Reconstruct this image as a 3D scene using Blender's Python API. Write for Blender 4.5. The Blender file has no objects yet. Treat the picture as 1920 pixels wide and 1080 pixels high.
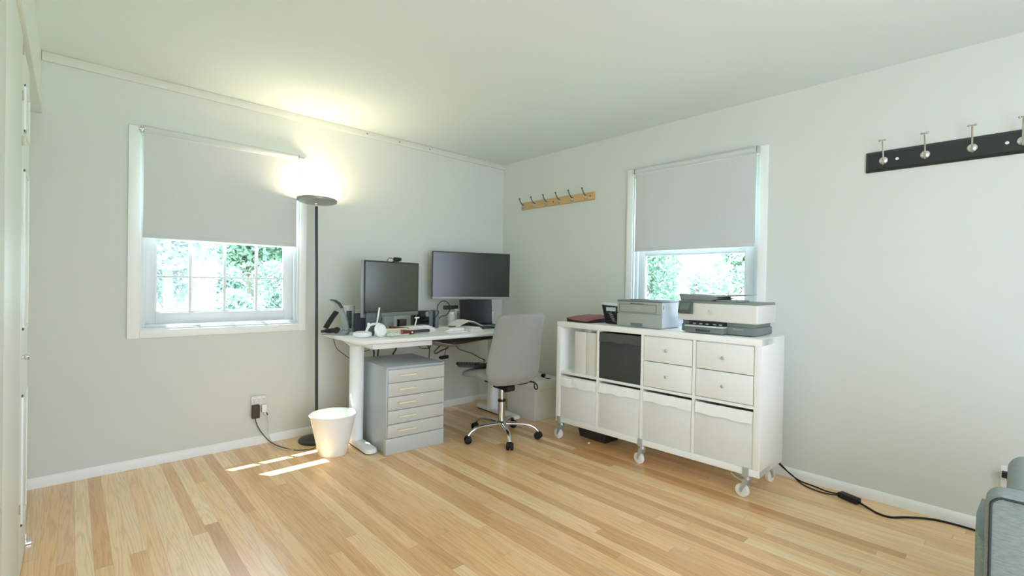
import bpy, bmesh, math, random
from mathutils import Vector, Matrix, Euler
random.seed(7)
PI = math.pi
S = bpy.context.scene
COL = S.collection

# ------------------------------------------------------------------ colour / materials
def lin(c):
    return tuple((v/255/12.92 if v/255 <= .04045 else ((v/255+.055)/1.055)**2.4) for v in c)
MATS = {}
def mat(name, rgb, rough=.5, metal=0., spec=.5, noise=0., nscale=40., bump=0., bscale=200., coat=0., emis=None, estr=0., alpha_mix=None, trans=0., stretch=None, sheen=0.):
    if name in MATS: return MATS[name]
    m = bpy.data.materials.new(name); m.use_nodes = True
    nt = m.node_tree; b = nt.nodes['Principled BSDF']
    c = lin(rgb)
    b.inputs['Base Color'].default_value = (*c, 1)
    b.inputs['Roughness'].default_value = rough
    b.inputs['Metallic'].default_value = metal
    b.inputs['Specular IOR Level'].default_value = spec
    b.inputs['Coat Weight'].default_value = coat
    b.inputs['Sheen Weight'].default_value = sheen
    b.inputs['Transmission Weight'].default_value = trans
    if emis:
        b.inputs['Emission Color'].default_value = (*emis, 1); b.inputs['Emission Strength'].default_value = estr
    if noise or bump:
        tc = nt.nodes.new('ShaderNodeTexCoord'); mp = nt.nodes.new('ShaderNodeMapping')
        nt.links.new(tc.outputs['Object'], mp.inputs['Vector'])
        if stretch: mp.inputs['Scale'].default_value = stretch
    if noise:
        n = nt.nodes.new('ShaderNodeTexNoise'); n.inputs['Scale'].default_value = nscale; n.inputs['Detail'].default_value = 6
        r = nt.nodes.new('ShaderNodeMapRange'); r.inputs['From Min'].default_value = .3; r.inputs['From Max'].default_value = .7
        r.inputs['To Min'].default_value = 1-noise; r.inputs['To Max'].default_value = 1+noise
        mx = nt.nodes.new('ShaderNodeVectorMath'); mx.operation = 'SCALE'; mx.inputs[0].default_value = c
        nt.links.new(mp.outputs['Vector'], n.inputs['Vector']); nt.links.new(n.outputs['Fac'], r.inputs['Value'])
        nt.links.new(r.outputs['Result'], mx.inputs['Scale']); nt.links.new(mx.outputs['Vector'], b.inputs['Base Color'])
    if bump:
        n2 = nt.nodes.new('ShaderNodeTexNoise'); n2.inputs['Scale'].default_value = bscale; n2.inputs['Detail'].default_value = 4
        bp = nt.nodes.new('ShaderNodeBump'); bp.inputs['Strength'].default_value = bump; bp.inputs['Distance'].default_value = .002
        nt.links.new(mp.outputs['Vector'], n2.inputs['Vector']); nt.links.new(n2.outputs['Fac'], bp.inputs['Height'])
        nt.links.new(bp.outputs['Normal'], b.inputs['Normal'])
    MATS[name] = m
    return m

WALL = mat('wall_paint', (215, 219, 212), .75, spec=.25, noise=.012, nscale=1.4, bump=.06, bscale=260)
WALLR = WALL
CEIL = mat('ceiling_paint', (222, 232, 231), .85, spec=.2, bump=.05, bscale=200)
TRIM = mat('white_trim_paint', (240, 243, 240), .4)
CROWN = mat('aged_trim_paint', (218, 219, 209), .5, noise=.02, nscale=6)
DOORM = mat('white_door_paint', (226, 233, 228), .38)
VINYL = mat('white_vinyl', (216, 222, 225), .35)
BLIND = mat('blackout_fabric', (206, 210, 208), .9, spec=.1, noise=.012, nscale=3, bump=.12, bscale=900)
CHROME = mat('chrome', (225, 225, 225), .12, metal=1)
NICKEL = mat('satin_nickel', (200, 198, 190), .28, metal=1)
ZINC = mat('zinc_plate', (196, 204, 208), .35, metal=.7)
BLACKP = mat('black_plastic', (24, 25, 26), .45)
BLACKG = mat('black_gloss', (10, 12, 12), .12, spec=.5)
SCREEN = mat('screen_glass', (36, 42, 37), .2, spec=.6)
SCREENL = mat('screen_reflection_tint', (74, 78, 66), .22, spec=.7)  # left screen: lighter base colour paints in the reflected wall
LSCREEN = mat('laptop_screen_glass', (6, 9, 9), .2, spec=.35)
DARKG = mat('dark_grey_plastic', (58, 64, 66), .45)
GREYP = mat('grey_plastic', (142, 148, 150), .45)
WHITEP = mat('white_plastic', (236, 239, 238), .35)
DESKW = mat('white_laminate', (240, 242, 240), .35)
STEELW = mat('white_powder_coat', (236, 239, 238), .42)
CABW = mat('white_foil', (244, 246, 243), .32)
CABD = mat('white_drawer_foil', (238, 241, 237), .32)
BINW = mat('white_nonwoven', (228, 230, 226), .85, noise=.015, nscale=14, bump=.25, bscale=60)
HEM = mat('sheer_hem', (245, 247, 244), .7, noise=.02, nscale=25, bump=.12, bscale=25, stretch=(1, 1, 3))
BIND = mat('charcoal_nonwoven', (62, 67, 64), .85, noise=.05, nscale=30, bump=.2, bscale=90)
BINDH = mat('charcoal_hem', (76, 81, 78), .8, noise=.07, nscale=20, bump=.5, bscale=30, stretch=(1, 1, 3))
GREYM = mat('grey_drawer_metal', (176, 186, 190), .35)
GREYF = mat('grey_drawer_front', (196, 196, 188), .38)
CREAM = mat('cream_handle', (234, 228, 196), .35)
FABG = mat('grey_chair_fabric', (150, 151, 146), .95, spec=.1, noise=.06, nscale=160, bump=.5, bscale=500, sheen=.25)
SOFAF = mat('grey_sofa_fabric', (146, 158, 156), .95, spec=.1, noise=.16, nscale=60, bump=.6, bscale=400, stretch=(3.5, .7, 3.5), sheen=.2)
PIPING = mat('dark_piping', (52, 60, 60), .9)
MAROON = mat('maroon_leatherette', (128, 62, 62), .42, noise=.06, nscale=20)
DARKED = mat('dark_binding', (34, 18, 18), .5)
NETM = mat('grey_mesh_net', (156, 151, 138), .95)
WOODR = mat('pale_pine', (205, 170, 112), .4, noise=.1, nscale=9, stretch=(8, 1, 8))
BLACKW = mat('black_lacquer', (38, 44, 43), .3, noise=.05, nscale=20)
CRYST = mat('faceted_chrome', (228, 226, 218), .18, metal=.85)
PAPER = mat('white_paper', (238, 239, 236), .8, noise=.015, nscale=20)
CREAMP = mat('cream_paper', (214, 212, 180), .75, noise=.03, nscale=30)
REDV = mat('dark_red_vinyl', (112, 30, 34), .4)
COPPER = mat('copper_brown', (150, 88, 66), .4)
GREENW = mat('crinkled_wrapper', (206, 216, 200), .4, noise=.22, nscale=60)
LASERF = mat('laser_front_grey', (160, 167, 158), .5)
LASERS = mat('laser_side_grey', (205, 213, 220), .45)
LASERT = mat('laser_rim_grey', (104, 116, 120), .45)
INKW = mat('inkjet_white', (222, 223, 216), .4)
INKG = mat('inkjet_grey', (116, 126, 124), .5)
INKL = mat('inkjet_lid_grey', (128, 136, 134), .45)
LCD = mat('lcd_pale', (206, 220, 230), .2)
TSCR = mat('touch_screen', (104, 118, 106), .15)
MARK = mat('silver_mark', (190, 194, 192), .35)
MUGM = mat('mug_ceramic', (58, 64, 76), .25)
CYLM = mat('patterned_ceramic', (196, 200, 194), .5, noise=.25, nscale=45)
RUBBER = mat('black_rubber', (16, 16, 17), .7)
WCORD = mat('white_cord', (222, 220, 212), .5)
GCORD = mat('grey_cord', (70, 70, 64), .5)
LAMPB = mat('lamp_dark_metal', (52, 60, 60), .35, metal=.3)
LAMPD = mat('lamp_disc_metal', (150, 152, 146), .4, metal=.3)
LAMPE = mat('lamp_diffuser', (255, 240, 210), .5, emis=(1., .83, .54), estr=40)
PLUGB = mat('brown_black_plastic', (58, 54, 44), .5)
IVORY = mat('ivory_plastic', (226, 226, 214), .4)
BOXW = mat('white_card', (224, 224, 216), .7)
BOXS = mat('white_card_side', (212, 215, 220), .7)
ROOFM = mat('pale_shingles', (196, 190, 188), .9, noise=.08, nscale=8)
SIDING = mat('white_siding', (226, 222, 222), .8)
BARK = mat('bark', (120, 116, 108), .95, noise=.2, nscale=12)
LAWN = mat('lawn_green', (142, 170, 138), .95, noise=.15, nscale=1.5)
LEAF = [mat('leaf_'+k, c, .7, spec=.2, noise=.12, nscale=1.2) for k, c in (('mint', (166, 194, 182)), ('sage', (156, 182, 172)), ('pale', (174, 194, 186)))]

def glass_mat():
    m = bpy.data.materials.new('window_glass'); m.use_nodes = True; nt = m.node_tree
    nt.nodes.remove(nt.nodes['Principled BSDF'])
    t = nt.nodes.new('ShaderNodeBsdfTransparent'); g = nt.nodes.new('ShaderNodeBsdfGlossy'); g.inputs['Roughness'].default_value = .02
    mx = nt.nodes.new('ShaderNodeMixShader'); t.inputs['Color'].default_value = (.95, .98, .97, 1)
    mx.inputs[0].default_value = .05
    nt.links.new(t.outputs[0], mx.inputs[1]); nt.links.new(g.outputs[0], mx.inputs[2])
    nt.links.new(mx.outputs[0], nt.nodes['Material Output'].inputs['Surface'])
    return m
GLASS = glass_mat()

def floor_mat():
    m = bpy.data.materials.new('oak_strip_floor'); m.use_nodes = True; nt = m.node_tree; N = nt.nodes; L = nt.links
    b = N['Principled BSDF']
    def math_(op, a, bb=None, c=None):
        n = N.new('ShaderNodeMath'); n.operation = op
        for i, v in enumerate((a, bb, c)):
            if v is None: continue
            if isinstance(v, (int, float)): n.inputs[i].default_value = v
            else: L.new(v, n.inputs[i])
        return n.outputs[0]
    tc = N.new('ShaderNodeTexCoord'); sp = N.new('ShaderNodeSeparateXYZ'); L.new(tc.outputs['Object'], sp.inputs[0])
    X, Y = sp.outputs[0], sp.outputs[1]
    W = .057
    xr = math_('DIVIDE', X, W); row = math_('FLOOR', xr); fx = math_('FRACT', xr)
    wn = N.new('ShaderNodeTexWhiteNoise'); wn.noise_dimensions = '1D'; L.new(row, wn.inputs['W'])
    ys = math_('ADD', math_('DIVIDE', Y, 1.75), math_('MULTIPLY', wn.outputs['Value'], 13.7))
    seg = math_('FLOOR', ys); fy = math_('FRACT', ys)
    cv = N.new('ShaderNodeCombineXYZ'); L.new(row, cv.inputs[0]); L.new(seg, cv.inputs[1])
    wb = N.new('ShaderNodeTexWhiteNoise'); wb.noise_dimensions = '2D'; L.new(cv.outputs[0], wb.inputs['Vector'])
    rnd = wb.outputs['Value']
    # grain coordinates, shifted board by board
    gc = N.new('ShaderNodeCombineXYZ')
    L.new(math_('ADD', X, math_('MULTIPLY', rnd, 31.)), gc.inputs[0]); L.new(math_('ADD', math_('MULTIPLY', Y, .04), math_('MULTIPLY', rnd, 17.)), gc.inputs[1]); L.new(rnd, gc.inputs[2])
    n1 = N.new('ShaderNodeTexNoise'); n1.inputs['Scale'].default_value = 16; n1.inputs['Detail'].default_value = 3; n1.inputs['Distortion'].default_value = .35; L.new(gc.outputs[0], n1.inputs['Vector'])
    rings = math_('SINE', math_('MULTIPLY', n1.outputs['Fac'], 75.))
    ringf = math_('MULTIPLY_ADD', rings, .5, .5)
    gc2 = N.new('ShaderNodeCombineXYZ'); L.new(math_('ADD', X, math_('MULTIPLY', rnd, 5.)), gc2.inputs[0]); L.new(math_('MULTIPLY', Y, .03), gc2.inputs[1])
    n2 = N.new('ShaderNodeTexNoise'); n2.inputs['Scale'].default_value = 320; n2.inputs['Detail'].default_value = 2; L.new(gc2.outputs[0], n2.inputs['Vector'])
    ramp = N.new('ShaderNodeValToRGB'); L.new(rnd, ramp.inputs[0]); e = ramp.color_ramp.elements
    cols = [(0, (212, 162, 110)), (.09, (226, 177, 121)), (.3, (242, 197, 141)), (.62, (248, 208, 154)), (.88, (252, 224, 178)), (1, (230, 179, 127))]
    while len(e) < len(cols): e.new(.5)
    for el, (p_, c) in zip(e, cols): el.position = p_; el.color = (*lin(c), 1)
    dark = N.new('ShaderNodeMix'); dark.data_type = 'RGBA'; dark.blend_type = 'MULTIPLY'
    gfac = math_('MULTIPLY', math_('POWER', ringf, 2.4), .32)
    L.new(gfac, dark.inputs['Factor']); L.new(ramp.outputs[0], dark.inputs[6]); dark.inputs[7].default_value = (.62, .45, .30, 1)
    d2 = N.new('ShaderNodeMix'); d2.data_type = 'RGBA'; d2.blend_type = 'MULTIPLY'
    mr = N.new('ShaderNodeMapRange'); mr.inputs['From Min'].default_value = .5; mr.inputs['From Max'].default_value = .72; mr.inputs['To Max'].default_value = .2; L.new(n2.outputs['Fac'], mr.inputs['Value'])
    L.new(mr.outputs[0], d2.inputs['Factor']); L.new(dark.outputs[2], d2.inputs[6]); d2.inputs[7].default_value = (.6, .42, .28, 1)
    # seams
    sx = math_('MINIMUM', fx, math_('SUBTRACT', 1., fx)); sy = math_('MINIMUM', fy, math_('SUBTRACT', 1., fy))
    seam = math_('MAXIMUM', math_('LESS_THAN', sx, .011), math_('LESS_THAN', sy, .0008))
    d3 = N.new('ShaderNodeMix'); d3.data_type = 'RGBA'; d3.blend_type = 'MULTIPLY'
    L.new(math_('MULTIPLY', seam, .40), d3.inputs['Factor']); L.new(d2.outputs[2], d3.inputs[6]); d3.inputs[7].default_value = (.45, .28, .16, 1)
    # pale patches mixed in at random by noise
    n3 = N.new('ShaderNodeTexNoise'); n3.inputs['Scale'].default_value = 1.6; n3.inputs['Detail'].default_value = 5; L.new(tc.outputs['Object'], n3.inputs['Vector'])
    mr3 = N.new('ShaderNodeMapRange'); mr3.inputs['From Min'].default_value = .56; mr3.inputs['From Max'].default_value = .75; mr3.inputs['To Max'].default_value = .22; L.new(n3.outputs['Fac'], mr3.inputs['Value'])
    d4 = N.new('ShaderNodeMix'); d4.data_type = 'RGBA'; L.new(mr3.outputs[0], d4.inputs['Factor']); L.new(d3.outputs[2], d4.inputs[6]); d4.inputs[7].default_value = (*lin((222, 208, 182)), 1)
    L.new(d4.outputs[2], b.inputs['Base Color'])
    n4 = N.new('ShaderNodeTexNoise'); n4.inputs['Scale'].default_value = 3; n4.inputs['Detail'].default_value = 4; L.new(tc.outputs['Object'], n4.inputs['Vector'])
    mr4 = N.new('ShaderNodeMapRange'); mr4.inputs['To Min'].default_value = .26; mr4.inputs['To Max'].default_value = .42; L.new(n4.outputs['Fac'], mr4.inputs['Value'])
    L.new(mr4.outputs[0], b.inputs['Roughness'])
    b.inputs['Specular IOR Level'].default_value = .6; b.inputs['Coat Weight'].default_value = .5; b.inputs['Coat Roughness'].default_value = .2
    bp = N.new('ShaderNodeBump'); bp.inputs['Strength'].default_value = .25; bp.inputs['Distance'].default_value = .001
    L.new(math_('SUBTRACT', 1., seam), bp.inputs['Height']); L.new(bp.outputs[0], b.inputs['Normal'])
    return m
FLOOR = floor_mat()

# ------------------------------------------------------------------ mesh builder
class MB:
    def __init__(s): s.bm = bmesh.new()
    def _merge(s, t):
        me = bpy.data.meshes.new('t'); t.to_mesh(me); t.free(); s.bm.from_mesh(me); bpy.data.meshes.remove(me); return s
    def box(s, c, size, bev=0., seg=2, rot=None, piv=None):
        t = bmesh.new(); bmesh.ops.create_cube(t, size=1); bmesh.ops.scale(t, vec=size, verts=t.verts)
        if bev: bmesh.ops.bevel(t, geom=t.edges[:], offset=bev, segments=seg, profile=.5, affect='EDGES')
        if rot: bmesh.ops.rotate(t, cent=(0, 0, 0), matrix=Euler(rot).to_matrix(), verts=t.verts)
        bmesh.ops.translate(t, vec=c, verts=t.verts); return s._merge(t)
    def bb(s, x0, x1, y0, y1, z0, z1, bev=0., seg=2):
        return s.box(((x0+x1)/2, (y0+y1)/2, (z0+z1)/2), (abs(x1-x0), abs(y1-y0), abs(z1-z0)), bev, seg)
    def cyl(s, p0, p1, r0, r1=None, n=20, caps=True):
        p0, p1 = Vector(p0), Vector(p1); d = p1-p0; r1 = r0 if r1 is None else r1
        t = bmesh.new(); bmesh.ops.create_cone(t, cap_ends=caps, segments=n, radius1=r0, radius2=r1, depth=d.length)
        q = Vector((0, 0, 1)).rotation_difference(d.normalized())
        bmesh.ops.rotate(t, cent=(0, 0, 0), matrix=q.to_matrix(), verts=t.verts)
        bmesh.ops.translate(t, vec=(p0+p1)/2, verts=t.verts); return s._merge(t)
    def ball(s, c, r, sc=(1, 1, 1), n=12):
        t = bmesh.new(); bmesh.ops.create_uvsphere(t, u_segments=n*2, v_segments=n, radius=r); bmesh.ops.scale(t, vec=sc, verts=t.verts)
        bmesh.ops.translate(t, vec=c, verts=t.verts); return s._merge(t)
    def lathe(s, prof, c=(0, 0, 0), n=40, axis=None, tilt=None):
        t = bmesh.new(); rings = []
        for r, z in prof:
            if r < 1e-6: rings.append([t.verts.new((0, 0, z))])
            else: rings.append([t.verts.new((r*math.cos(2*PI*i/n), r*math.sin(2*PI*i/n), z)) for i in range(n)])
        for a, b_ in zip(rings, rings[1:]):
            for i in range(n):
                j = (i+1) % n
                vs = [a[i % len(a)], a[j % len(a)], b_[j % len(b_)], b_[i % len(b_)]]
                u = []
                [u.append(v) for v in vs if v not in u]
                if len(u) > 2: t.faces.new(u)
        bmesh.ops.recalc_face_normals(t, faces=t.faces[:])
        if axis:
            q = Vector((0, 0, 1)).rotation_difference(Vector(axis).normalized()); bmesh.ops.rotate(t, cent=(0, 0, 0), matrix=q.to_matrix(), verts=t.verts)
        bmesh.ops.translate(t, vec=c, verts=t.verts); return s._merge(t)
    def loft(s, rings, cap=True, close=True):
        t = bmesh.new(); R = [[t.verts.new(p) for p in r] for r in rings]; n = len(R[0])
        for a, b_ in zip(R, R[1:]):
            for i in range(n if close else n-1):
                j = (i+1) % n; t.faces.new((a[i], a[j], b_[j], b_[i]))
        if cap: t.faces.new(R[0][::-1]); t.faces.new(R[-1])
        bmesh.ops.recalc_face_normals(t, faces=t.faces[:]); return s._merge(t)
    def prism(s, poly, a, b_, ax=2, bev=0.):
        # poly in the two remaining axes (in xyz order), extruded along ax from a to b_
        t = bmesh.new()
        def P(u, v, w): q = [u, v]; q.insert(ax, w); return q
        A = [t.verts.new(P(u, v, a)) for u, v in poly]; B = [t.verts.new(P(u, v, b_)) for u, v in poly]; n = len(poly)
        t.faces.new(A[::-1]); t.faces.new(B)
        for i in range(n): t.faces.new((A[i], A[(i+1) % n], B[(i+1) % n], B[i]))
        bmesh.ops.recalc_face_normals(t, faces=t.faces[:])
        if bev: bmesh.ops.bevel(t, geom=t.edges[:], offset=bev, segments=2, profile=.5, affect='EDGES')
        return s._merge(t)
    def tube(s, pts, r, n=8, smooth=True, cap=True):
        P = [Vector(p) for p in pts]
        if smooth and len(P) > 2:
            Q = []
            for i in range(len(P)-1):
                p0, p1, p2, p3 = P[max(i-1, 0)], P[i], P[i+1], P[min(i+2, len(P)-1)]
                for k in range(6):
                    u = k/6; Q.append(.5*((2*p1)+(-p0+p2)*u+(2*p0-5*p1+4*p2-p3)*u*u+(-p0+3*p1-3*p2+p3)*u**3))
            Q.append(P[-1]); P = Q
        rings = []; up = Vector((0, 0, 1)); N_ = None
        for i, p in enumerate(P):
            d = (P[min(i+1, len(P)-1)]-P[max(i-1, 0)])
            if d.length < 1e-9: d = Vector((0, 0, 1))
            d.normalize()
            if N_ is None:
                N_ = d.cross(up) if abs(d.z) < .95 else d.cross(Vector((1, 0, 0)))
            else: N_ = N_-d*N_.dot(d)
            N_.normalize(); B = d.cross(N_)
            rr = r(i/(len(P)-1)) if callable(r) else r
            rings.append([p+(N_*math.cos(2*PI*k/n)+B*math.sin(2*PI*k/n))*rr for k in range(n)])
        return s.loft(rings, cap)
    def quad(s, a, b_, c, d):
        v = [s.bm.verts.new(p) for p in (a, b_, c, d)]; s.bm.faces.new(v); return s
    def build(s, name, m, parent=None, loc=(0, 0, 0), rz=0., sharp=35, label=None):
        me = bpy.data.meshes.new(name); s.bm.to_mesh(me); s.bm.free()
        for p in me.polygons: p.use_smooth = True
        me.set_sharp_from_angle(angle=math.radians(sharp))
        me.materials.append(m)
        o = bpy.data.objects.new(name, me); COL.objects.link(o); o.location = loc; o.rotation_euler = (0, 0, rz)
        if parent: o.parent = parent
        if label: o['label'] = label
        return o
def tag(o, label, cat, group=None):
    o['label'] = label; o['category'] = cat
    if group: o['group'] = group
    return o
def thing(name, label, cat, loc=(0, 0, 0), rz=0., group=None):
    o = bpy.data.objects.new(name, None); COL.objects.link(o); o.location = loc; o.rotation_euler = (0, 0, rz); o.empty_display_size = .05
    return tag(o, label, cat, group)
def struct(mb, name, m, parent=None, **k):
    o = mb.build(name, m, parent, **k)
    if not parent: o['kind'] = 'structure'
    return o
def kids(o): return [c for c in bpy.data.objects if c.parent == o]
def dup(root, loc, rz, label, group=None):
    r = root.copy(); COL.objects.link(r); r.location = loc; r.rotation_euler = (0, 0, rz); r['label'] = label
    if group: r['group'] = group
    for ch in kids(root):
        c = ch.copy(); COL.objects.link(c); c.parent = r
        for g in kids(ch):
            d = g.copy(); COL.objects.link(d); d.parent = c
    return r
def text_mesh(txt, size, depth=.0006):
    cu = bpy.data.curves.new('t', 'FONT'); cu.body = txt; cu.size = size; cu.extrude = depth; cu.align_x = 'CENTER'; cu.align_y = 'CENTER'
    fo = bpy.data.objects.new('t', cu); COL.objects.link(fo)
    dg = bpy.context.evaluated_depsgraph_get()
    me = bpy.data.meshes.new_from_object(fo.evaluated_get(dg)); bpy.data.objects.remove(fo); return me
def text_part(name, txt, size, m, parent, loc, rot):
    me = text_mesh(txt, size); me.materials.append(m)
    o = bpy.data.objects.new(name, me); COL.objects.link(o); o.parent = parent; o.location = loc; o.rotation_euler = rot
    return o

# ------------------------------------------------------------------ camera
cam = bpy.data.cameras.new('camera'); co = bpy.data.objects.new('camera', cam); COL.objects.link(co)
fw = Vector((0.68173446, 0.73155561, -0.00803162)); rt = Vector((0.73156402, -0.68155173, 0.01735858)); up = Vector((-0.00722481, 0.01770958, 0.99981707))
co.matrix_world = Matrix(((rt.x, up.x, -fw.x, -3.3255), (rt.y, up.y, -fw.y, -3.7247), (rt.z, up.z, -fw.z, 1.1839), (0, 0, 0, 1)))
cam.sensor_width = 36; cam.lens = 36*886.27/1920; cam.clip_start = .02; cam.clip_end = 200
S.camera = co

# ------------------------------------------------------------------ room shell
H = 2.4333; XB = -3.62; YB = -5.5
struct(MB().bb(XB-.15, .16, YB-.15, .16, -.12, 0), 'floor', FLOOR)
struct(MB().bb(XB-.15, .16, YB-.15, .16, H, H+.15), 'ceiling', CEIL)
def wall_with_hole(name, ax, u0, u1, hu0, hu1, hz0, hz1, d0, d1):
    m = MB()
    def B(a, b_, z0, z1):
        if ax == 'x': m.bb(a, b_, d0, d1, z0, z1)
        else: m.bb(d0, d1, a, b_, z0, z1)
    B(u0, hu0, 0, H); B(hu1, u1, 0, H); B(hu0, hu1, 0, hz0); B(hu0, hu1, hz1, H)
    return struct(m, name, WALL)
wall_with_hole('wall_left', 'x', XB-.15, .16, -3.02, -2.06, .853, 2.07, 0, .16)
wall_with_hole('wall_right', 'y', YB-.15, 0, -2.548, -1.584, .853, 2.07, 0, .16)
# rear wall behind the camera with an added opening, sized to let in fill light
wall_with_hole('wall_back', 'x', XB-.15, 0, -3.5, -1.5, .02, 2.3, YB-.15, YB)
wall_with_hole('wall_closet', 'y', YB, 0, -4.95, -4.6, .02, 2.0, XB-.15, XB)  # unseen side opening added to brighten the right wall
# baseboards
bp_ = [(0, 0), (-.014, 0), (-.014, .034), (-.011, .046), (-.007, .054), (-.004, .058), (0, .058)]
struct(MB().prism([(y, z) for y, z in bp_], XB, 0, ax=0), 'baseboard_left', TRIM)
struct(MB().prism([(x, z) for x, z in bp_], YB, -.014, ax=1), 'baseboard_right', TRIM)
# ceiling trim board on the window wall, with its nail holes
tr = struct(MB().bb(-3.456, 0, -.017, 0, H-.052, H-.001, .002), 'trim_1', CROWN)
nh = MB()
for x, z in ((-1.54, H-.022), (-1.24, H-.026), (-.93, H-.026)): nh.cyl((x, -.0165, z), (x, -.0185, z), .006, n=10)
nh.build('nail_head', mat('nail_grey', (120, 118, 108), .6), tr)
# closet: header, side of the recess and bifold doors
hd = struct(MB().bb(-3.52, -3.458, -3.9, 0, 2.088, H).bb(-3.462, -3.452, -3.9, 0, 2.088, 2.17, .002), 'trim_2', DOORM)
MB().bb(-3.535, -3.51, -3.2, -.03, 2.060, 2.088).build('track', mat('old_track', (150, 146, 132), .6), hd)
def leaf(name, y0, y1, knob, panels=True, top=2.062):
    o = MB().bb(-3.497, -3.465, y0, y1, .012, top, .003).build(name, DOORM); o['kind'] = 'structure'
    w = abs(y1-y0)
    for z0, z1 in ((.20, .72), (.97, 1.60), (1.74, 1.93)) if panels else ():
        a, b_ = min(y0, y1)+.085, max(y0, y1)-.085
        m = MB()
        m.bb(-3.468, -3.4585, a, b_, z0, z0+.014, .003).bb(-3.468, -3.4585, a, b_, z1-.014, z1, .003).bb(-3.468, -3.4585, a, a+.014, z0, z1, .003).bb(-3.468, -3.4585, b_-.014, b_, z0, z1, .003)
        m.bb(-3.468, -3.461, a+.035, b_-.035, z0+.035, z1-.035, .004)
        m.build('panel_moulding', DOORM, o)
    if knob:
        MB().lathe([(0, -.002), (.007, -.002), (.007, .006), (.013, .010), (.014, .016), (.010, .021), (0, .022)], (-3.465, max(y0, y1)-.315, .867), 20, axis=(1, 0, 0)).build('door_knob', CHROME, o)
    return o
d1 = leaf('door_1', -.765, -1.165, True)
MB().bb(-3.49, -3.445, -.775, -.735, 0, .012, .002).bb(-3.478, -3.462, -.762, -.742, .0, .045, .002).build('pivot_bracket', CHROME, d1)
d2 = leaf('door_2', -1.17, -1.76, False, False, 2.086)
leaf('door_3', -1.766, -2.36, False, False, 2.086)
for z in (.30, 1.69, 1.86, 2.03):
    MB().cyl((-3.464, -1.1675, z-.018), (-3.464, -1.1675, z+.018), .0035, n=10).build('hinge', NICKEL, d1)

# ------------------------------------------------------------------ windows
def window(name, ax, u0, u1, z0, z1, iu0, iu1, iz0, iz1, gu0, gu1, gz0, gz1, muntins):
    """ax 'x': wall plane y=0 running along x; ax 'y': wall plane x=0 running along y. depth d>0 goes outdoors"""
    def B(m, a, b_, d0, d1, za, zb, bev=0.):
        if ax == 'x': m.bb(a, b_, d0, d1, za, zb, bev)
        else: m.bb(d0, d1, a, b_, za, zb, bev)
        return m
    root = bpy.data.objects.new(name, None); COL.objects.link(root); root['kind'] = 'structure'
    root.location = ((u0+u1)/2, 0, z0) if ax == 'x' else (0, (u0+u1)/2, z0)
    off = Vector(root.location)
    def bd(m, nm, mm):
        o = m.build(nm, mm, root, loc=-off); return o
    m = MB(); t = -.020
    B(m, u0, iu0, t, 0, z0, z1, .004); B(m, iu1, u1, t, 0, z0, z1, .004); B(m, iu0, iu1, t, 0, z0, iz0, .004); B(m, iu0, iu1, t, 0, iz1, z1, .004)
    bd(m, 'casing', TRIM)
    m = MB(); w = .012
    B(m, iu0-.004, iu0+w, -.012, .15, iz0-.004, iz1+.004); B(m, iu1-w, iu1+.004, -.012, .15, iz0-.004, iz1+.004); B(m, iu0+w, iu1-w, -.012, .15, iz0-.004, iz0+w); B(m, iu0+w, iu1-w, -.012, .15, iz1-w, iz1+.004)
    # stops either side of the sash
    for s_ in (0, 1):
        a = iu0+w if s_ == 0 else iu1-w; k = 1 if s_ == 0 else -1
        B(m, min(a, a+k*.02), max(a, a+k*.02), .015, .045, iz0+w, iz1-w, .002)
    B(m, iu0+w+.02, iu1-w-.02, .0155, .045, iz0+w, iz0+w+.02, .002)
    bd(m, 'jamb', VINYL)
    # lower sash
    m = MB(); a0, a1 = .045, .075
    B(m, iu0+w, gu0, a0, a1, iz0+w, gz1+.045, .002); B(m, gu1, iu1-w, a0, a1, iz0+w, gz1+.045, .002); B(m, gu0, gu1, a0, a1, iz0+w, gz0, .002); B(m, gu0, gu1, a0, a1, gz1, gz1+.045, .002)
    # glazing bead
    for (p, q, r, s_) in ((gu0, gu0+.008, gz0, gz1), (gu1-.008, gu1, gz0, gz1), (gu0+.008, gu1-.008, gz0, gz0+.008), (gu0+.008, gu1-.008, gz1-.008, gz1)): B(m, p, q, a0+.006, a1-.002, r, s_)
    sash = bd(m, 'lower_sash', VINYL)
    m = MB(); b0, b1 = .085, .115
    B(m, iu0+w, iu0+w+.05, b0, b1, gz1, iz1-w, .002); B(m, iu1-w-.05, iu1-w, b0, b1, gz1, iz1-w, .002); B(m, iu0+w, iu1-w, b0, b1, gz1+.005, gz1+.045, .002); B(m, iu0+w, iu1-w, b0, b1, iz1-w-.05, iz1-w, .002)
    bd(m, 'upper_sash', VINYL)
    m = MB(); B(m, gu0, gu1, .058, .062, gz0, gz1); bd(m, 'pane', GLASS)
    m = MB(); B(m, iu0+.05, iu1-.05, .098, .102, gz1+.04, iz1-.05); bd(m, 'pane', GLASS)
    if muntins:
        m = MB()
        for x in muntins[0]: B(m, x-.009, x+.009, .050, .070, gz0, gz1, .003)
        for z in muntins[1]: B(m, gu0, gu1, .052, .068, z-.006, z+.006, .003)
        bd(m, 'muntin_grid', VINYL)
    return root
window('window_1', 'x', -3.078, -2.0175, .807, 2.117, -3.016, -2.066, .858, 2.065, -2.933, -2.154, .961, 1.437, ((-2.745, -2.545, -2.344), (1.194,)))
window('window_2', 'y', -2.597, -1.5325, .807, 2.122, -2.542, -1.590, .858, 2.065, -2.446, -1.666, .961, 1.435, None)

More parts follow.
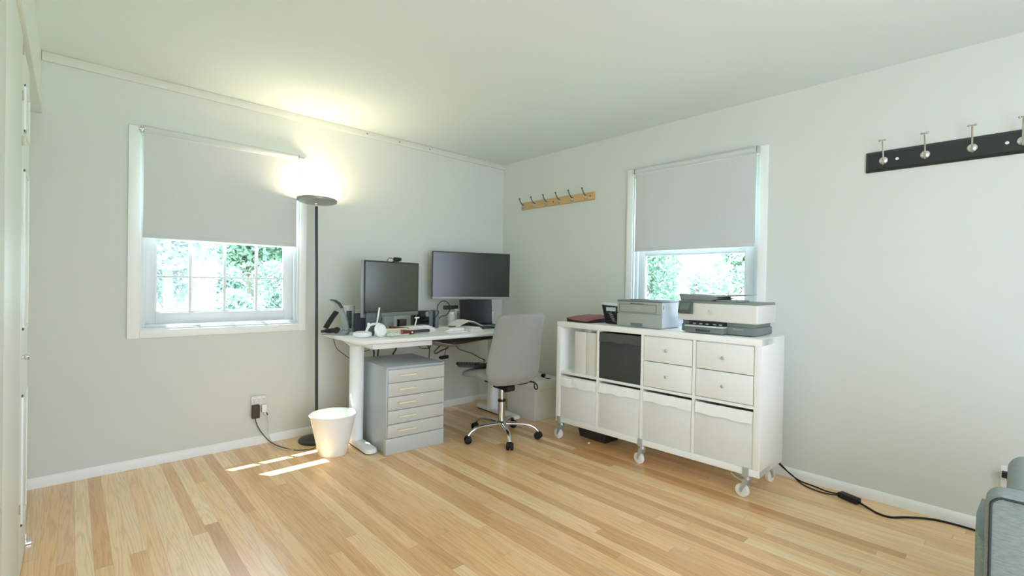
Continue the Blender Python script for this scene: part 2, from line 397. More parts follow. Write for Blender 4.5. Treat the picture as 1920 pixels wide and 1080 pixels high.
def blind(name, label, ax, u0, u1, zb, zt, ext):
    o = thing(name, label, 'window blind', ((u0+u1)/2, -.05, zt) if ax == 'x' else (-.05, (u0+u1)/2, zt), 0 if ax == 'x' else -PI/2)
    L_ = abs(u1-u0); h = zt-zb
    # fabric: one thin sheet, gently waved
    n, k = 24, 16; rings = []
    t = bmesh.new()
    for d in (0, .0012):
        rings.append([[t.verts.new((-L_/2+L_*i/n+.006*math.sin(PI*j/k)*(1-2*i/n)*(.4), -.004*math.sin(PI*j/k)*math.sin(3*PI*i/n)+d, -h*j/k)) for i in range(n+1)] for j in range(k+1)])
    A, B = rings
    for j in range(k):
        for i in range(n):
            t.faces.new((A[j][i], A[j+1][i], A[j+1][i+1], A[j][i+1])); t.faces.new((B[j][i], B[j][i+1], B[j+1][i+1], B[j+1][i]))
    m = MB(); m._merge(t); m.build('fabric', BLIND, o)
    MB().bb(-L_/2, L_/2, -.004, .005, -h-.004, -h+.018, .003).build('hem_bar', BLIND, o)
    MB().cyl((-L_/2, .004, .024), (L_/2, .004, .024), .023, n=28).build('roller_tube', BLIND, o)
    for s_ in (-1, 1):
        x = s_*(L_/2+.010)
        MB().bb(x-.0035, x+.0035, -.018, .03, .004, .046, .002).cyl((x-s_*.012, .004, .024), (x+s_*.006, .004, .024), .011, n=16).build('bracket', CHROME, o)
    if ext: MB().bb(L_/2+.010, L_/2+.058, .012, .026, .030, .040, .002).build('bracket_arm', NICKEL, o)
    return o
blind('roller_blind', 'grey roller blind half lowered over the window with the grid of panes', 'x', -3.008, -2.104, 1.437, 2.072, True)
blind('roller_blind', 'grey roller blind half lowered over the window behind the printers', 'y', -2.538, -1.632, 1.464, 2.070, False)

# ------------------------------------------------------------------ white cube shelf on casters
KX, KY, KT, KZ = -.589, -1.3059, math.radians(1.2629), .1389
KL, KD, KH = 1.465, .39, .765
KR = KT-PI/2
def klocal(u, v, z): return (KX+u*math.sin(KT)+v*math.cos(KT), KY-u*math.cos(KT)+v*math.sin(KT), z)
shelf = thing('shelf_unit', 'white cube shelf unit on casters below the right window', 'shelf unit', (KX, KY, 0), KR)
U = [0, .038, .373, .389, .724, .741, 1.076, 1.092, 1.427, 1.465]
Z0, Z1, ZM0, ZM1, Z2, Z3 = KZ, KZ+.038, KZ+.373, KZ+.390, KZ+.727, KZ+KH
m = MB().bb(0, KL, 0, KD, Z2, Z3, .0015).bb(0, KL, 0, KD, Z0, Z1, .0015).bb(0, .038, .0004, KD-.0004, Z0+.0005, Z3-.0005, .001).bb(1.427, KL, .0004, KD-.0004, Z0+.0005, Z3-.0005, .001)
m.build('frame', CABW, shelf)
m = MB()
for a, b_ in ((.373, .389), (.724, .741), (1.076, 1.092)): m.bb(a, b_, .001, KD, Z1, Z2)
m.bb(.038, 1.427, .002, KD, ZM0, ZM1); m.build('divider_boards', CABW, shelf)
# drawer inserts
for a, b_ in ((.741, 1.076), (1.092, 1.427)):
    MB().bb(a+.003, b_-.003, .02, .36, ZM1+.002, ZM1+.010).bb(a+.003, b_-.003, .02, .36, Z2-.010, Z2-.002).bb(a+.003, a+.012, .02, .36, ZM1, Z2).bb(b_-.012, b_-.003, .02, .36, ZM1, Z2).build('drawer_carcass', CABD, shelf)
    for z0, z1 in ((ZM1+.004, ZM1+.1665), (ZM1+.1715, Z2-.007)):
        d = MB().bb(a+.005, b_-.005, .003, .019, z0, z1, .0012).bb(a+.02, b_-.02, .019, .34, z0+.01, z1-.02).build('drawer', CABD, shelf)
        MB().lathe([(.004, 0), (.004, .010), (.009, .014), (.010, .020), (.007, .023), (0, .0235)], ((a+b_)/2, .003, (z0+z1)/2), 18, axis=(0, -1, 0)).build('knob', ZINC, d)
# casters
def caster(u, v, ang, brake):
    st = .062
    cxy = (u, v)
    m = MB().bb(u-.017, u+.017, -.004 if v < .2 else KD, 0 if v < .2 else KD+.004, KZ-.012, KZ+.042, .0015) if True else None
    if v < .2: m.cyl((u, -.0045, KZ+.026), (u, -.007, KZ+.026), .006, n=10)
    m.bb(u-.032, u+.032, max(v-.03, -.004), v+.035, KZ-.006, KZ-.001, .001).cyl((u, v, KZ-.006), (u, v, KZ-.030), .017, .020, n=18)
    root = m.build('caster', ZINC, shelf)
    dx, dy = math.cos(ang)*.026, math.sin(ang)*.026; nx, ny = -math.sin(ang), math.cos(ang)
    wc = Vector((u+dx, v+dy, .0375))
    f = MB()
    for s_ in (-1, 1):
        o = Vector((nx, ny, 0))*(.018*s_)
        f.loft([[Vector((u, v, .1))+o+Vector((a_*math.cos(ang), a_*math.sin(ang), z))+Vector((nx, ny, 0))*w_ for a_, z in ((-.018, .008), (.016, .008), (.034, -.060), (.030, -.068), (.021, -.068), (.017, -.058))] for w_ in (-.0012, .0012)])
    f.box((u+dx*.1, v+dy*.1, .108), (.044, .036, .003), rot=(0, 0, ang))
    f.cyl(wc-Vector((nx, ny, 0))*.021, wc+Vector((nx, ny, 0))*.021, .006, n=12)
    f.build('fork', ZINC, root)
    a_ = (nx, ny, 0)
    MB().lathe([(.012, -.014), (.026, -.013), (.034, -.012), (.0375, -.008), (.0375, .008), (.034, .012), (.026, .013), (.012, .014)], wc, 30, axis=a_).build('wheel', WHITEP, root)
    MB().lathe([(.006, -.0155), (.012, -.0155), (.014, -.013), (.014, .013), (.012, .0155), (.006, .0155)], wc, 20, axis=a_).build('wheel_hub', WHITEP, root)
    if brake:
        c_ = Vector((math.cos(ang), math.sin(ang), 0))
        MB().loft([[Vector((u, v, 0))+c_*x_+Vector((nx, ny, 0))*y_+Vector((0, 0, z_)) for y_, z_ in ((-.015, 0), (.015, 0), (.015, .004), (-.015, .004))] for x_ in ()] or [[Vector((u, v, 0))+c_*x_+Vector((nx, ny, 0))*y_+Vector((0, 0, zz+z_)) for y_, z_ in ((-.019, 0), (.019, 0), (.019, .006), (-.019, .006))] for x_, zz in ((.0, .100), (.03, .096), (.058, .104), (.085, .118))]).build('brake_pedal', ZINC, root)
caster(.035, .03, PI*1.0, False); caster(.731, .03, PI*.95, False); caster(1.392, .03, PI*.97, True)
caster(.05, .35, PI*.5, False); caster(.731, .35, PI*.6, False); caster(1.40, .35, PI*.45, False)

def fabric_bin(label, u0, u1, z0, z1, mm, hm, dz, seed, group=None):
    rnd = random.Random(seed)
    o = thing('fabric_bin', label, 'storage box', klocal((u0+u1)/2, 0, z0), KR, group)
    w = (u1-u0)/2; h = z1-z0
    m = MB().bb(-w, w, .006, .012, 0, h, .002).bb(-w, w, .355, .36, 0, h, .002).bb(-w, -w+.004, .008, .358, 0, h, .001).bb(w-.004, w, .008, .358, 0, h, .001).bb(-w, w, .008, .358, 0, .006)
    m.build('box_body', mm, o)
    # loose hem folded over the front edge
    n, k = 26, 6; t = bmesh.new(); hh = .062
    A = []
    for j in range(k+1):
        row = []
        for i in range(n+1):
            f = i/n; wob = .0022*math.sin(7*f*PI+seed)+.0016*math.sin(17*f+seed*2)
            low = (hh+.004*math.sin(2.4*f+seed)+.0015*math.sin(9*f+seed))
            z = h+dz+.003*math.sin(5*f*PI+seed)-low*j/k
            y = .0045-.0075*(j/k)**.7*(1+.25*math.sin(9*f+seed)) + (.6*wob if 0 < j < k else 0)
            row.append(t.verts.new((-w+.002+(2*w-.004)*f, y, z)))
        A.append(row)
    for j in range(k):
        for i in range(n): t.faces.new((A[j][i], A[j+1][i], A[j+1][i+1], A[j][i+1]))
    top = [t.verts.new((v.co.x, .010, v.co.z-.001)) for v in A[0]]
    for i in range(n): t.faces.new((A[0][i], A[0][i+1], top[i+1], top[i]))
    bmesh.ops.recalc_face_normals(t, faces=t.faces[:])
    m = MB(); m._merge(t); m.build('hem', hm, o)
    return o
fabric_bin('charcoal fabric box in the top row of the white cube shelf', .391, .722, ZM1+.001, Z2-.012, BIND, BINDH, -.002, 3)
for i, (a, b_, dz) in enumerate(((.040, .371, -.012), (.391, .722, -.004), (.743, 1.074, -.002), (1.094, 1.425, -.001))):
    fabric_bin(['white fabric box below the open cube that holds the magazine files', 'white fabric box directly below the charcoal fabric box', 'white fabric box under the left pair of knobbed drawers',
                'white fabric box under the right pair of knobbed drawers by the end panel'][i], a, b_, Z1+.001, ZM0-.016, BINW, HEM, dz, i*1.7+1, 'white fabric boxes in the bottom row')
# magazine files in the open cube
for i, (a, b_) in enumerate(((.158, .263), (.266, .370))):
    o = thing('magazine_file', ['white magazine file standing beside the empty space in the open cube', 'white magazine file standing against the divider next to the charcoal box'][i], 'magazine file', klocal((a+b_)/2, .02, ZM1), KR, 'magazine files in the open cube')
    w = (b_-a)/2
    MB().bb(-w, w, 0, .003, 0, .312, .001).bb(-w, w, .25, .253, 0, .12, .001).bb(-w, w, .003, .25, 0, .003).build('front_panel', BOXW, o)
    for s_ in (-1, 1): MB().prism([(.002, 0), (.251, 0), (.251, .12), (.11, .311), (.002, .311)], s_*w-.0015*s_-.0014, s_*w-.0015*s_+.0014, ax=0).build('side_panel', BOXW, o)
    MB().bb(-w+.006, w-.006, .008, .23, .003, .285 if i else .25).build('paper_stack', PAPER, o)

# ---------------------------------------------------- things on the shelf top
ZT = Z3
# laser printer
lp = thing('laser_printer', 'grey box-shaped laser printer with pale blue side on the white shelf', 'printer', klocal(.50, .055, ZT), KR)
w, d, h = .335, .31, .186
MB().bb(0, w, .012, d, .006, h-.006, .006).bb(.02, w-.02, .03, d-.03, 0, .008).build('body', LASERS, lp)
MB().bb(-.001, w+.001, -.001, d+.001, h-.013, h, .004).bb(.05, w-.05, .08, d-.02, h, h+.004, .002).build('top_cover', LASERT, lp)
fp = MB().bb(0, w, 0, .014, .098, h-.012, .003).build('front_cover', LASERF, lp)
MB().bb(.018, w-.035, -.0025, .002, .104, .107).bb(.018, w-.035, -.0025, .002, .156, .159).bb(.018, .021, -.0025, .002, .104, .159).bb(w-.038, w-.035, -.0025, .002, .104, .159).build('panel_frame', LASERT, fp)
MB().bb(.105, .20, -.003, .002, .161, .165, .001).box((.112, -.002, .163), (.012, .004, .006)).build('grip_slot', DARKG, fp)
tray = MB().bb(0, w, 0, .014, .005, .094, .003).build('paper_tray', LASERF, lp)
MB().bb(.108, .20, -.001, .004, .008, .032, .003).build('tray_grip', LASERT, tray)
text_part('brand_mark', 'brother', .017, MARK, lp, (.155, -.0015, .132), (PI/2, 0, 0))
for k in range(7): MB().bb(w-.001, w+.0012, d-.07, d-.045, .088+k*.011, .094+k*.011).build('vent_slot', LASERT, lp)
MB().bb(w-.001, w+.0012, .022, .030, .13, .155).build('side_latch', LASERT, lp)
# inkjet printer
ip = thing('inkjet_printer', 'white and grey multifunction printer with raised feeder tray on the shelf', 'printer', klocal(.945, .066, ZT), KR+math.radians(-1))
w, d = .475, .31
MB().bb(.012, w-.022, .02, d, .004, .052, .008).bb(.018, w-.03, .028, d-.01, .05, .078, .005).bb(.03, .07, .04, .24, 0, .006).bb(w-.09, w-.05, .04, .24, 0, .006).build('base', INKG, ip)
MB().bb(-.005, w, .0, d-.01, .074, .184, .010, 3).build('scanner_body', INKW, ip)
MB().bb(.0, w-.004, .004, d-.012, .183, .197, .004).build('scanner_lid', INKL, ip)
MB().prism([(.0, .195), (.185, .195), (.20, .200), (.235, .214), (.205, .226), (.04, .236), (-.012, .240)], .03, d-.02, ax=1, bev=.003).build('document_feeder', INKL, ip)
MB().prism([(.12, .222), (.20, .222), (.375, .238), (.375, .243), (.20, .234), (.05, .242)], .05, d-.04, ax=1).build('feeder_tray', mat('feeder_grey', (176, 182, 182), .45), ip)
MB().bb(.21, .33, .06, d-.04, .1975, .206, .002).build('output_rest', mat('feeder_grey', (176, 182, 182), .45), ip)
cp = MB().prism([(-.030, .118), (.004, .112), (.004, .19), (-.012, .192), (-.034, .130)], .012, .098, ax=0, bev=.004).build('control_panel', mat('panel_dark', (84, 92, 84), .3), ip)
MB().loft([[(x, -.0325+.0222*(z-.138)/.05-.0012-dy, z) for x, z in ((.026, .140), (.084, .140), (.084, .182), (.026, .182))] for dy in (.0015, -.001)]).build('touch_screen', TSCR, cp)
MB().bb(.075, .295, -.004, .03, .046, .073, .002).build('output_slot', BLACKP, ip)
for x in (.11, .15, .19, .235, .27): MB().box((x, -.0045, .058), (.018, .003, .007), .001).build('output_rib', mat('rib_grey', (168, 176, 176), .5), ip)
MB().bb(.062, .298, -.040, .02, .040, .049, .003).build('output_tray', mat('tray_pale', (206, 212, 208), .4), ip)
pt = MB().bb(.062, .298, -.030, .03, .004, .041, .006).build('paper_tray', INKG, ip)
MB().bb(.13, .22, -.0315, -.028, .012, .027, .001).build('tray_grip', DARKG, pt)
lg = MB().lathe([(.0145, -.0005), (.0165, -.0005), (.0165, .0012), (.0145, .0012), (.0145, -.0005)], (.205, 0, .130), 36, axis=(0, -1, 0)).build('logo_ring', MARK, ip)
text_part('logo_letters', 'hp', .022, MARK, ip, (.205, -.001, .1325), (PI/2, math.radians(8), 0))
text_part('model_mark', 'OfficeJet Pro', .011, MARK, ip, (.362, .0185, .038), (PI/2, 0, 0))
# desk phone
ph = thing('desk_phone', 'black desk phone with pale display standing beside the laser printer', 'phone', klocal(.325, .17, ZT), KR)
MB().prism([(.0, 0), (.155, 0), (.17, .135), (-.042, .150), (-.038, .140)], 0, .09, ax=1, bev=.003).build('body', BLACKP, ph)
MB().prism([(-.044, .140), (.17, .128), (.17, .138), (-.046, .152)], -.004, .095, ax=1).build('top_rim', mat('pale_rim', (206, 216, 220), .4), ph)
MB().bb(.004, .088, -.003, .001, .094, .122, .002).build('display', LCD, ph)
m = MB()
m.tube([(.045+.014*math.cos(a*.9)+.0012*a, -.012+.008*math.sin(a*.9)-.0, .085-.0019*a) for a in range(0, 36)], .0026, 6)
m.build('coiled_cord', mat('coil_grey', (140, 146, 150), .4), ph)
# maroon folder
fo = thing('portfolio_folder', 'maroon portfolio folder lying on the end of the shelf by the phone', 'folder', klocal(.028, .082, ZT), KR+math.radians(-10))
fx = ((0, .026, .046), (.02, .020, .044), (.06, .014, .046), (.12, .011, .050), (.18, .010, .046), (.222, .011, .034))
MB().loft([[(x, y, z) for y, z in ((-.003, a), (.10, (a*.45+b_*.55)), (.24, b_), (.24, b_+.004), (.10, (a*.45+b_*.55)+.004), (-.003, a+.004))] for x, a, b_ in fx]).build('cover', MAROON, fo)
MB().loft([[(x, y, z) for y, z in ((0, 0), (.236, 0), (.236, b_+.0005), (.10, (a*.45+b_*.55)+.0005), (0, a+.0005))] for x, a, b_ in fx]).build('pages_and_binding', DARKED, fo)

# ------------------------------------------------------------------ things under / beside the shelf
ub = thing('plastic_tub', 'black shallow plastic tub on the floor under the white shelf', 'tub', (-.385, -1.385, 0), math.radians(-92))
MB().loft([[(x, y, z) for x, y in ((-a, -.0-a), (.245+a, -a), (.245+a, .16+a), (-a, .16+a))] for z, a in ((0, 0), (.075, .012))]).build('tub_body', mat('tub_black', (50, 54, 50), .4), ub)
MB().bb(-.018, .263, -.018, .178, .075, .082, .003).build('rim', BLACKP, ub)
tag(MB().ball((-.487, -1.55, .006), .011, (1.2, .8, .5), 6).build('crumb', PAPER), 'tiny white paper scrap on the floor before the black tub', 'litter')
# storage box
sb = thing('storage_box', 'white lidded storage box on the floor behind the chair and beside the shelf', 'box', (-.392, -.885, 0), math.radians(-2))
MB().bb(0, .33, 0, .36, 0, .268, .003).build('box_body', BOXW, sb)
MB().bb(-.005, .335, -.005, .365, .256, .344, .004).build('lid', BOXW, sb)
px = thing('plug_adapter', 'small black plug lying on the white storage box lid', 'plug', (-.16, -.77, .344), .3)
MB().bb(-.022, .022, -.014, .014, 0.0, .024, .004).cyl((.022, 0, .012), (.034, 0, .012), .006, n=10).build('plug_body', BLACKP, px)
MB().tube([(-.022, 0, .012), (-.05, -.02, .006), (-.075, -.065, .004), (-.07, -.105, .004)], .0035).build('cord', BLACKP, px)

# ------------------------------------------------------------------ desk
DR = math.radians(-2.6)
DL = (-1.93, -.045)
desk = thing('desk', 'white sit-stand desk along the window wall', 'desk', (DL[0], DL[1], 0), DR)
TW, TD, TZ = 1.66, .765, .795
def rrect(x0, x1, y0, y1, r, n=7):
    P = []
    for cx, cy, a0 in ((x1-r, y1-r, 0), (x0+r, y1-r, 90), (x0+r, y0+r, 180), (x1-r, y0+r, 270)):
        for k in range(n+1):
            a = math.radians(a0+90*k/n); P.append((cx+r*math.cos(a), cy+r*math.sin(a)))
    return P
rr = []
for ins, z in ((.018, TZ-.030), (.006, TZ-.024), (0, TZ-.012), (.0, TZ-.005), (.003, TZ-.001), (.006, TZ)):
    rr.append([(x, y, z) for x, y in rrect(ins, TW-ins, -TD+ins, -ins, .06)])
MB().loft(rr).build('desk_top', DESKW, desk)
for k, lx in enumerate((.150, 1.487)):
    y0, y1 = (-.685, -.06) if k == 0 else (-.66, -.075)
    MB().loft([[(x, y, z) for x, y in rrect(lx-.043+i, lx+.043-i, y0+i, y1-i, .04-i*.8)] for i, z in ((.004, .008), (0, .012), (0, .026), (.006, .036), (.014, .038))]).build('foot', STEELW, desk)
    MB().loft([[(x, y, z) for x, y in rrect(lx-.036, lx+.036, y0+.02, y1-.02, .03)] for z in (0, .009)]).build('foot_glide', BLACKP, desk)
    lc = -.385 if k == 0 else -.30
    MB().loft([[(x, y, z) for x, y in rrect(lx-.046, lx+.046, lc-.055, lc+.055, .042)] for z in (.036, .735)]).build('leg', STEELW, desk)
    MB().loft([[(lx+s_*ww, y, z) for s_, y, z in ((-1, -.62, .742), (1, -.62, .742), (1, -.62, .765), (-1, -.62, .765))] for ww in (.02,)]*1+[[(lx+s_*.035, y, z) for s_, y, z in ((-1, -.55, .735), (1, -.55, .735), (1, -.55, .765), (-1, -.55, .765))], [(lx+s_*.05, y, z) for s_, y, z in ((-1, -.40, .71), (1, -.40, .71), (1, -.40, .765), (-1, -.40, .765))], [(lx+s_*.035, y, z) for s_, y, z in ((-1, -.20, .735), (1, -.20, .735), (1, -.20, .765), (-1, -.20, .765))], [(lx+s_*.02, y, z) for s_, y, z in ((-1, -.10, .745), (1, -.10, .745), (1, -.10, .765), (-1, -.10, .765))]]).build('leg_bracket', STEELW, desk)
MB().bb(.15, 1.487, -.44, -.40, .735, .765, .002).bb(.15, 1.487, -.20, -.16, .735, .765, .002).build('support_beam', STEELW, desk)
# shallow white drawer under the top
dr = MB().bb(.155, .625, -.645, -.622, .716, .768, .002).bb(.155, .170, -.63, -.30, .716, .768, .001).bb(.61, .625, -.63, -.30, .716, .768, .001).bb(.155, .625, -.63, -.30, .716, .722).build('drawer', DESKW, desk)
# sagging cable net
t = bmesh.new(); n, k = 22, 8; A = []
for j in range(k+1):
    row = []
    for i in range(n+1):
        f, g = i/n, j/k
        sag = .098*math.sin(PI*min(1, f*1.15+.06))**.8*(1-.55*f)*math.sin(PI*(.18+.82*g)) if f < .82 else .02*(1-f)
        row.append(t.verts.new((.640+.80*f, -.655+.40*g, .758-.012*(1-g)*math.sin(PI*f*2)**2-max(sag, 0))))
    A.append(row)
for j in range(k):
    for i in range(n): t.faces.new((A[j][i], A[j+1][i], A[j+1][i+1], A[j][i+1]))
bmesh.ops.recalc_face_normals(t, faces=t.faces[:]); bmesh.ops.solidify(t, geom=t.faces[:], thickness=.003)
m = MB(); m._merge(t); m.build('cable_net', NETM, desk, sharp=60)
# cords hanging under the desk
def cord(name, label, pts, r, mm, group='cables hanging under the desk'):
    return tag(MB().tube(pts, r, 8).build(name, mm), label, 'cable', group)
cord('power_cable', 'thin grey cord hanging at the left end of the desk behind the leg', [(-1.88, -.20, .762), (-1.872, -.2, .74), (-1.85, -.2, .675), (-1.80, -.2, .63), (-1.74, -.2, .59), (-1.66, -.2, .625), (-1.58, -.2, .64)], .0028, GCORD)
for i, (x, lab) in enumerate(((-1.585, 'left black cord of the pair dropping behind the drawer unit'), (-1.50, 'right black cord of the pair dropping behind the drawer unit'))):
    cord('power_cable', lab, [(x, -.25, .765), (x+(.0 if i == 0 else -.01), -.25, .70), (x+(.02 if i == 0 else -.03), -.24, .62), (x+(.015 if i == 0 else -.02), -.235, .5), (x+.01, -.235, .38)], .006, BLACKP)
cord('power_cable', 'twisted black cord pair hanging above the middle of the drawer unit', [(-1.39, -.25, .765), (-1.395, -.25, .69), (-1.375, -.25, .64), (-1.40, -.24, .58), (-1.385, -.235, .45)], .007, BLACKP)
cord('power_cable', 'slack grey cord sloping from the desk drawer down to the cord cluster', [(-1.36, -.50, .722), (-1.30, -.45, .70), (-1.24, -.38, .66), (-1.17, -.32, .632), (-1.09, -.3, .625)], .0032, GCORD)
for i, (dx, lab) in enumerate(((-.06, 'grey cord on the left of the cluster behind the cable net'), (0., 'grey cord in the middle of the cluster behind the cable net'), (.06, 'grey cord on the right of the cluster behind the cable net'))):
    cord('power_cable', lab, [(-1.10+dx, -.30, .765), (-1.095+dx*.8, -.30, .70), (-1.09+dx*.2, -.30, .64), (-1.085, -.30, .60), (-1.08, -.28, .45)], .0036, GCORD)
cord('power_cable', 'black looped cord bulging below the sagging cable net', [(-1.13, -.55, .69), (-1.17, -.555, .665), (-1.205, -.555, .635), (-1.19, -.555, .620), (-1.13, -.55, .640), (-1.08, -.55, .652), (-1.058, -.55, .68)], .006, mat('loop_cord', (70, 68, 62), .5))
o = thing('wall_plug', 'black plug hanging on a cord above the back corner of the drawer unit', 'plug', (-1.085, -.52, .575), .2)
MB().bb(-.04, .04, -.015, .015, -.012, .014, .005).bb(-.055, -.03, -.01, .01, -.006, .012, .003).build('plug_body', BLACKP, o)
MB().tube([(0, 0, .014), (.012, 0, .05), (.02, 0, .10)], .0025).build('cord', GCORD, o)

# ------------------------------------------------------------------ drawer unit under desk
du = thing('drawer_unit', 'grey metal drawer unit with five drawers under the desk', 'drawer unit', (-1.755, -.80, 0), math.radians(-4.0))
w, d, h = .452, .52, .600
MB().bb(.004, w-.004, .006, d, .0, h-.010, .002).build('carcass', GREYM, du)
MB().bb(.0, w, -.002, d, h-.014, h, .003).build('top_panel', GREYM, du)
MB().bb(-.001, w+.001, -.008, .03, 0, .110, .003).build('plinth', mat('grey_plinth', (190, 194, 190), .4), du)
seams = [.113, .2075, .302, .397, .492, .584]
for z0, z1 in zip(seams, seams[1:]):
    o = MB().bb(.014, w-.001, -.008, .012, z0+.002, z1-.003, .002).build('drawer', GREYF, du)
    z = z0+.047
    MB().tube([(.085, -.008, z+.004), (.088, -.024, z+.004), (.095, -.030, z+.003), (.15, -.030, z+.003), (.205, -.030, z+.003), (.212, -.024, z+.004), (.215, -.008, z+.004)], .0048, 8).build('handle', CREAM, o)

# ------------------------------------------------------------------ waste bin
wb = tag(MB().lathe([(0, .003), (.086, .003), (.090, .0), (.093, .004), (.148, .262), (.153, .266), (.155, .273), (.151, .277), (.146, .272), (.088, .010), (0, .008)], (0, 0, 0), 56).build('waste_bin', mat('bin_white', (242, 243, 240), .4), loc=(-2.003, -.525, 0)), 'white tapered plastic waste bin on the floor in front of the floor lamp', 'waste bin')

# ------------------------------------------------------------------ floor lamp
fl = thing('floor_lamp', 'tall dark floor lamp with a lit flat disc head', 'lamp', (-1.985, -.185, 0))
MB().lathe([(0, 0), (.125, 0), (.127, .006), (.124, .014), (.10, .020), (.03, .024), (.018, .03), (0, .032)], (0, 0, 0), 48).build('base', LAMPB, fl)
tp = Vector((-.018, .020, 1.735))
MB().cyl((0, 0, .02), tp, .0105, n=16).build('pole', LAMPB, fl)
MB().cyl(tp, tp+Vector((0, 0, .020)), .006, n=12).ball(tp+Vector((0, 0, .022)), .010, n=8).build('swivel_joint', CHROME, fl)
hc = tp+Vector((.004, .0, .026))
ax_ = (.035, .03, 1)
hdp = MB().lathe([(0, 0), (.05, .0), (.125, .004), (.138, .010), (.140, .026), (.137, .028), (.133, .026), (.130, .012), (0, .012)], hc, 56, axis=ax_).build('lamp_head', LAMPD, fl)
MB().lathe([(0, .0122), (.108, .0122), (.106, .0140), (0, .0145)], hc, 56, axis=ax_).build('diffuser', LAMPE, hdp)

# ------------------------------------------------------------------ wall outlet with plugs
wt = thing('outlet_tap', 'white multi-socket outlet tap on the wall beneath the gridded window', 'outlet', (-2.336, 0, .285))
MB().bb(-.050, .050, -.022, 0, -.065, .065, .006).build('housing', IVORY, wt)
for x in (-.031, .0, .031):
    s_ = MB().lathe([(.014, 0), (.015, .003), (.012, .005), (0, .0055)], (x, -.022, .042), 18, axis=(0, -1, 0)).build('socket', WHITEP, wt)
    MB().bb(x-.006, x-.004, -.0285, -.026, .039, .049).bb(x+.004, x+.006, -.0285, -.026, .039, .049).cyl((x, -.026, .034), (x, -.0285, .034), .0022, n=8).build('slots', DARKG, s_)
ad = thing('power_adapter', 'dark brown plug-in power adapter in the outlet tap under the window', 'plug', (-2.362, -.023, .246))
MB().bb(-.025, .025, -.036, 0, -.046, .048, .005).build('adapter_body', PLUGB, ad)
def rel(o, pts): return [tuple(Vector(p)-o.location) for p in pts]
MB().tube(rel(ad, [(-2.362, -.042, .20), (-2.358, -.042, .17), (-2.335, -.035, .115), (-2.295, -.045, .05), (-2.262, -.075, .012), (-2.232, -.19, .006), (-2.185, -.31, .006), (-2.13, -.35, .006), (-2.06, -.355, .006), (-2.02, -.30, .010), (-1.985, -.26, .022)]), .0032).build('cord', GCORD, ad)
wp = thing('white_plug', 'small white plug beside the dark adapter in the outlet tap', 'plug', (-2.306, -.023, .262))
MB().bb(-.017, .019, -.022, 0, -.030, .026, .006).cyl((.004, -.014, -.03), (.012, -.016, -.045), .009, .006, n=12).build('plug_body', WHITEP, wp)
MB().cyl((.013, -.016, -.034), (.024, -.018, -.052), .005, n=10).build('strain_relief', PLUGB, wp)
MB().tube(rel(wp, [(-2.294, -.039, .22), (-2.285, -.04, .20), (-2.272, -.03, .13), (-2.272, -.035, .06), (-2.258, -.06, .010), (-2.262, -.15, .005), (-2.235, -.25, .005), (-2.165, -.325, .005), (-2.09, -.35, .005), (-2.0, -.36, .005)]), .003).build('cord', WCORD, wp)

# ------------------------------------------------------------------ wall coat racks
def coat_rack(name, label, y0, y1, z0, z1, th, board_m, hooks, kind, screws):
    o = thing(name, label, 'coat rack', (0, (y0+y1)/2, (z0+z1)/2)); yc, zc = (y0+y1)/2, (z0+z1)/2
    L_, h = abs(y1-y0)/2, (z1-z0)/2
    m = MB()
    if kind == 'black':
        rings = [[(x, s1*(L_-i), s2*(h-i)) for s1, s2 in ((-1, -1), (1, -1), (1, 1), (-1, 1))] for x, i in ((0, 0), (-.008, 0), (-.011, .004), (-.013, .006), (-th, .014))]
        m.loft(rings)
    else: m.bb(-th, 0, -L_, L_, -h, h, .005, 3)
    m.build('board', board_m, o)
    for y in hooks:
        yy = y-yc
        if kind == 'black':
            hk = MB().lathe([(0, .0), (.017, 0), (.021, .003), (.017, .008), (.008, .011), (0, .012)], (-th, yy, 0), 10, axis=(-1, 0, 0)).build('hook', CRYST, o)
            MB().tube([(-th-.006, yy, -.022), (-th-.016, yy, -.018), (-th-.014, yy, .0), (-th-.016, yy, .03), (-th-.026, yy, .07), (-th-.042, yy, .098)], lambda f: .0052-.002*f, 10).build('prong', NICKEL, hk)
            MB().cyl((-th-.042, yy-.011, .104), (-th-.042, yy+.011, .104), .0035, n=10).ball((-th-.042, yy-.012, .104), .006, n=7).ball((-th-.042, yy+.012, .104), .006, n=7).build('hook_tip', NICKEL, hk)
        else:
            hk = MB().bb(-th-.005, -th, yy-.010, yy+.010, -.026, .020, .002).build('hook', NICKEL, o)
            MB().tube([(-th-.003, yy, .010), (-th-.02, yy, .012), (-th-.045, yy, .032), (-th-.062, yy, .062)], .0042, 8).ball((-th-.064, yy, .065), .0075, n=8).build('prong', mat('hook_dark', (92, 92, 84), .35, metal=.6), hk)
            MB().tube([(-th-.003, yy, -.018), (-th-.016, yy, -.026), (-th-.026, yy, -.020), (-th-.030, yy, -.008)], .004, 8).build('lower_prong', NICKEL, hk)
    for y, zz in screws:
        MB().lathe([(0, 0), (.008, 0), (.007, .003), (0, .004)], (-th+.001, y-yc, zz), 12, axis=(-1, 0, 0)).build('screw_cover', WHITEP if kind == 'black' else mat('screw_brown', (130, 96, 54), .5), o)
    return o
coat_rack('coat_rail', 'black wooden coat rack with silver hooks on the right wall', -3.115, -4.02, 1.852, 1.966, .02, BLACKW, (-3.196, -3.372, -3.551, -3.724, -3.90), 'black', ((-3.255, .0), (-3.672, 0)))
coat_rack('coat_rail', 'pale wooden coat rack with six hooks on the wall near the corner', -.2915, -1.197, 1.931, 2.002, .016, WOODR, (-.327, -.486, -.646, -.804, -.957, -1.113), 'pine', ((-.72, 0), (-1.155, 0)))

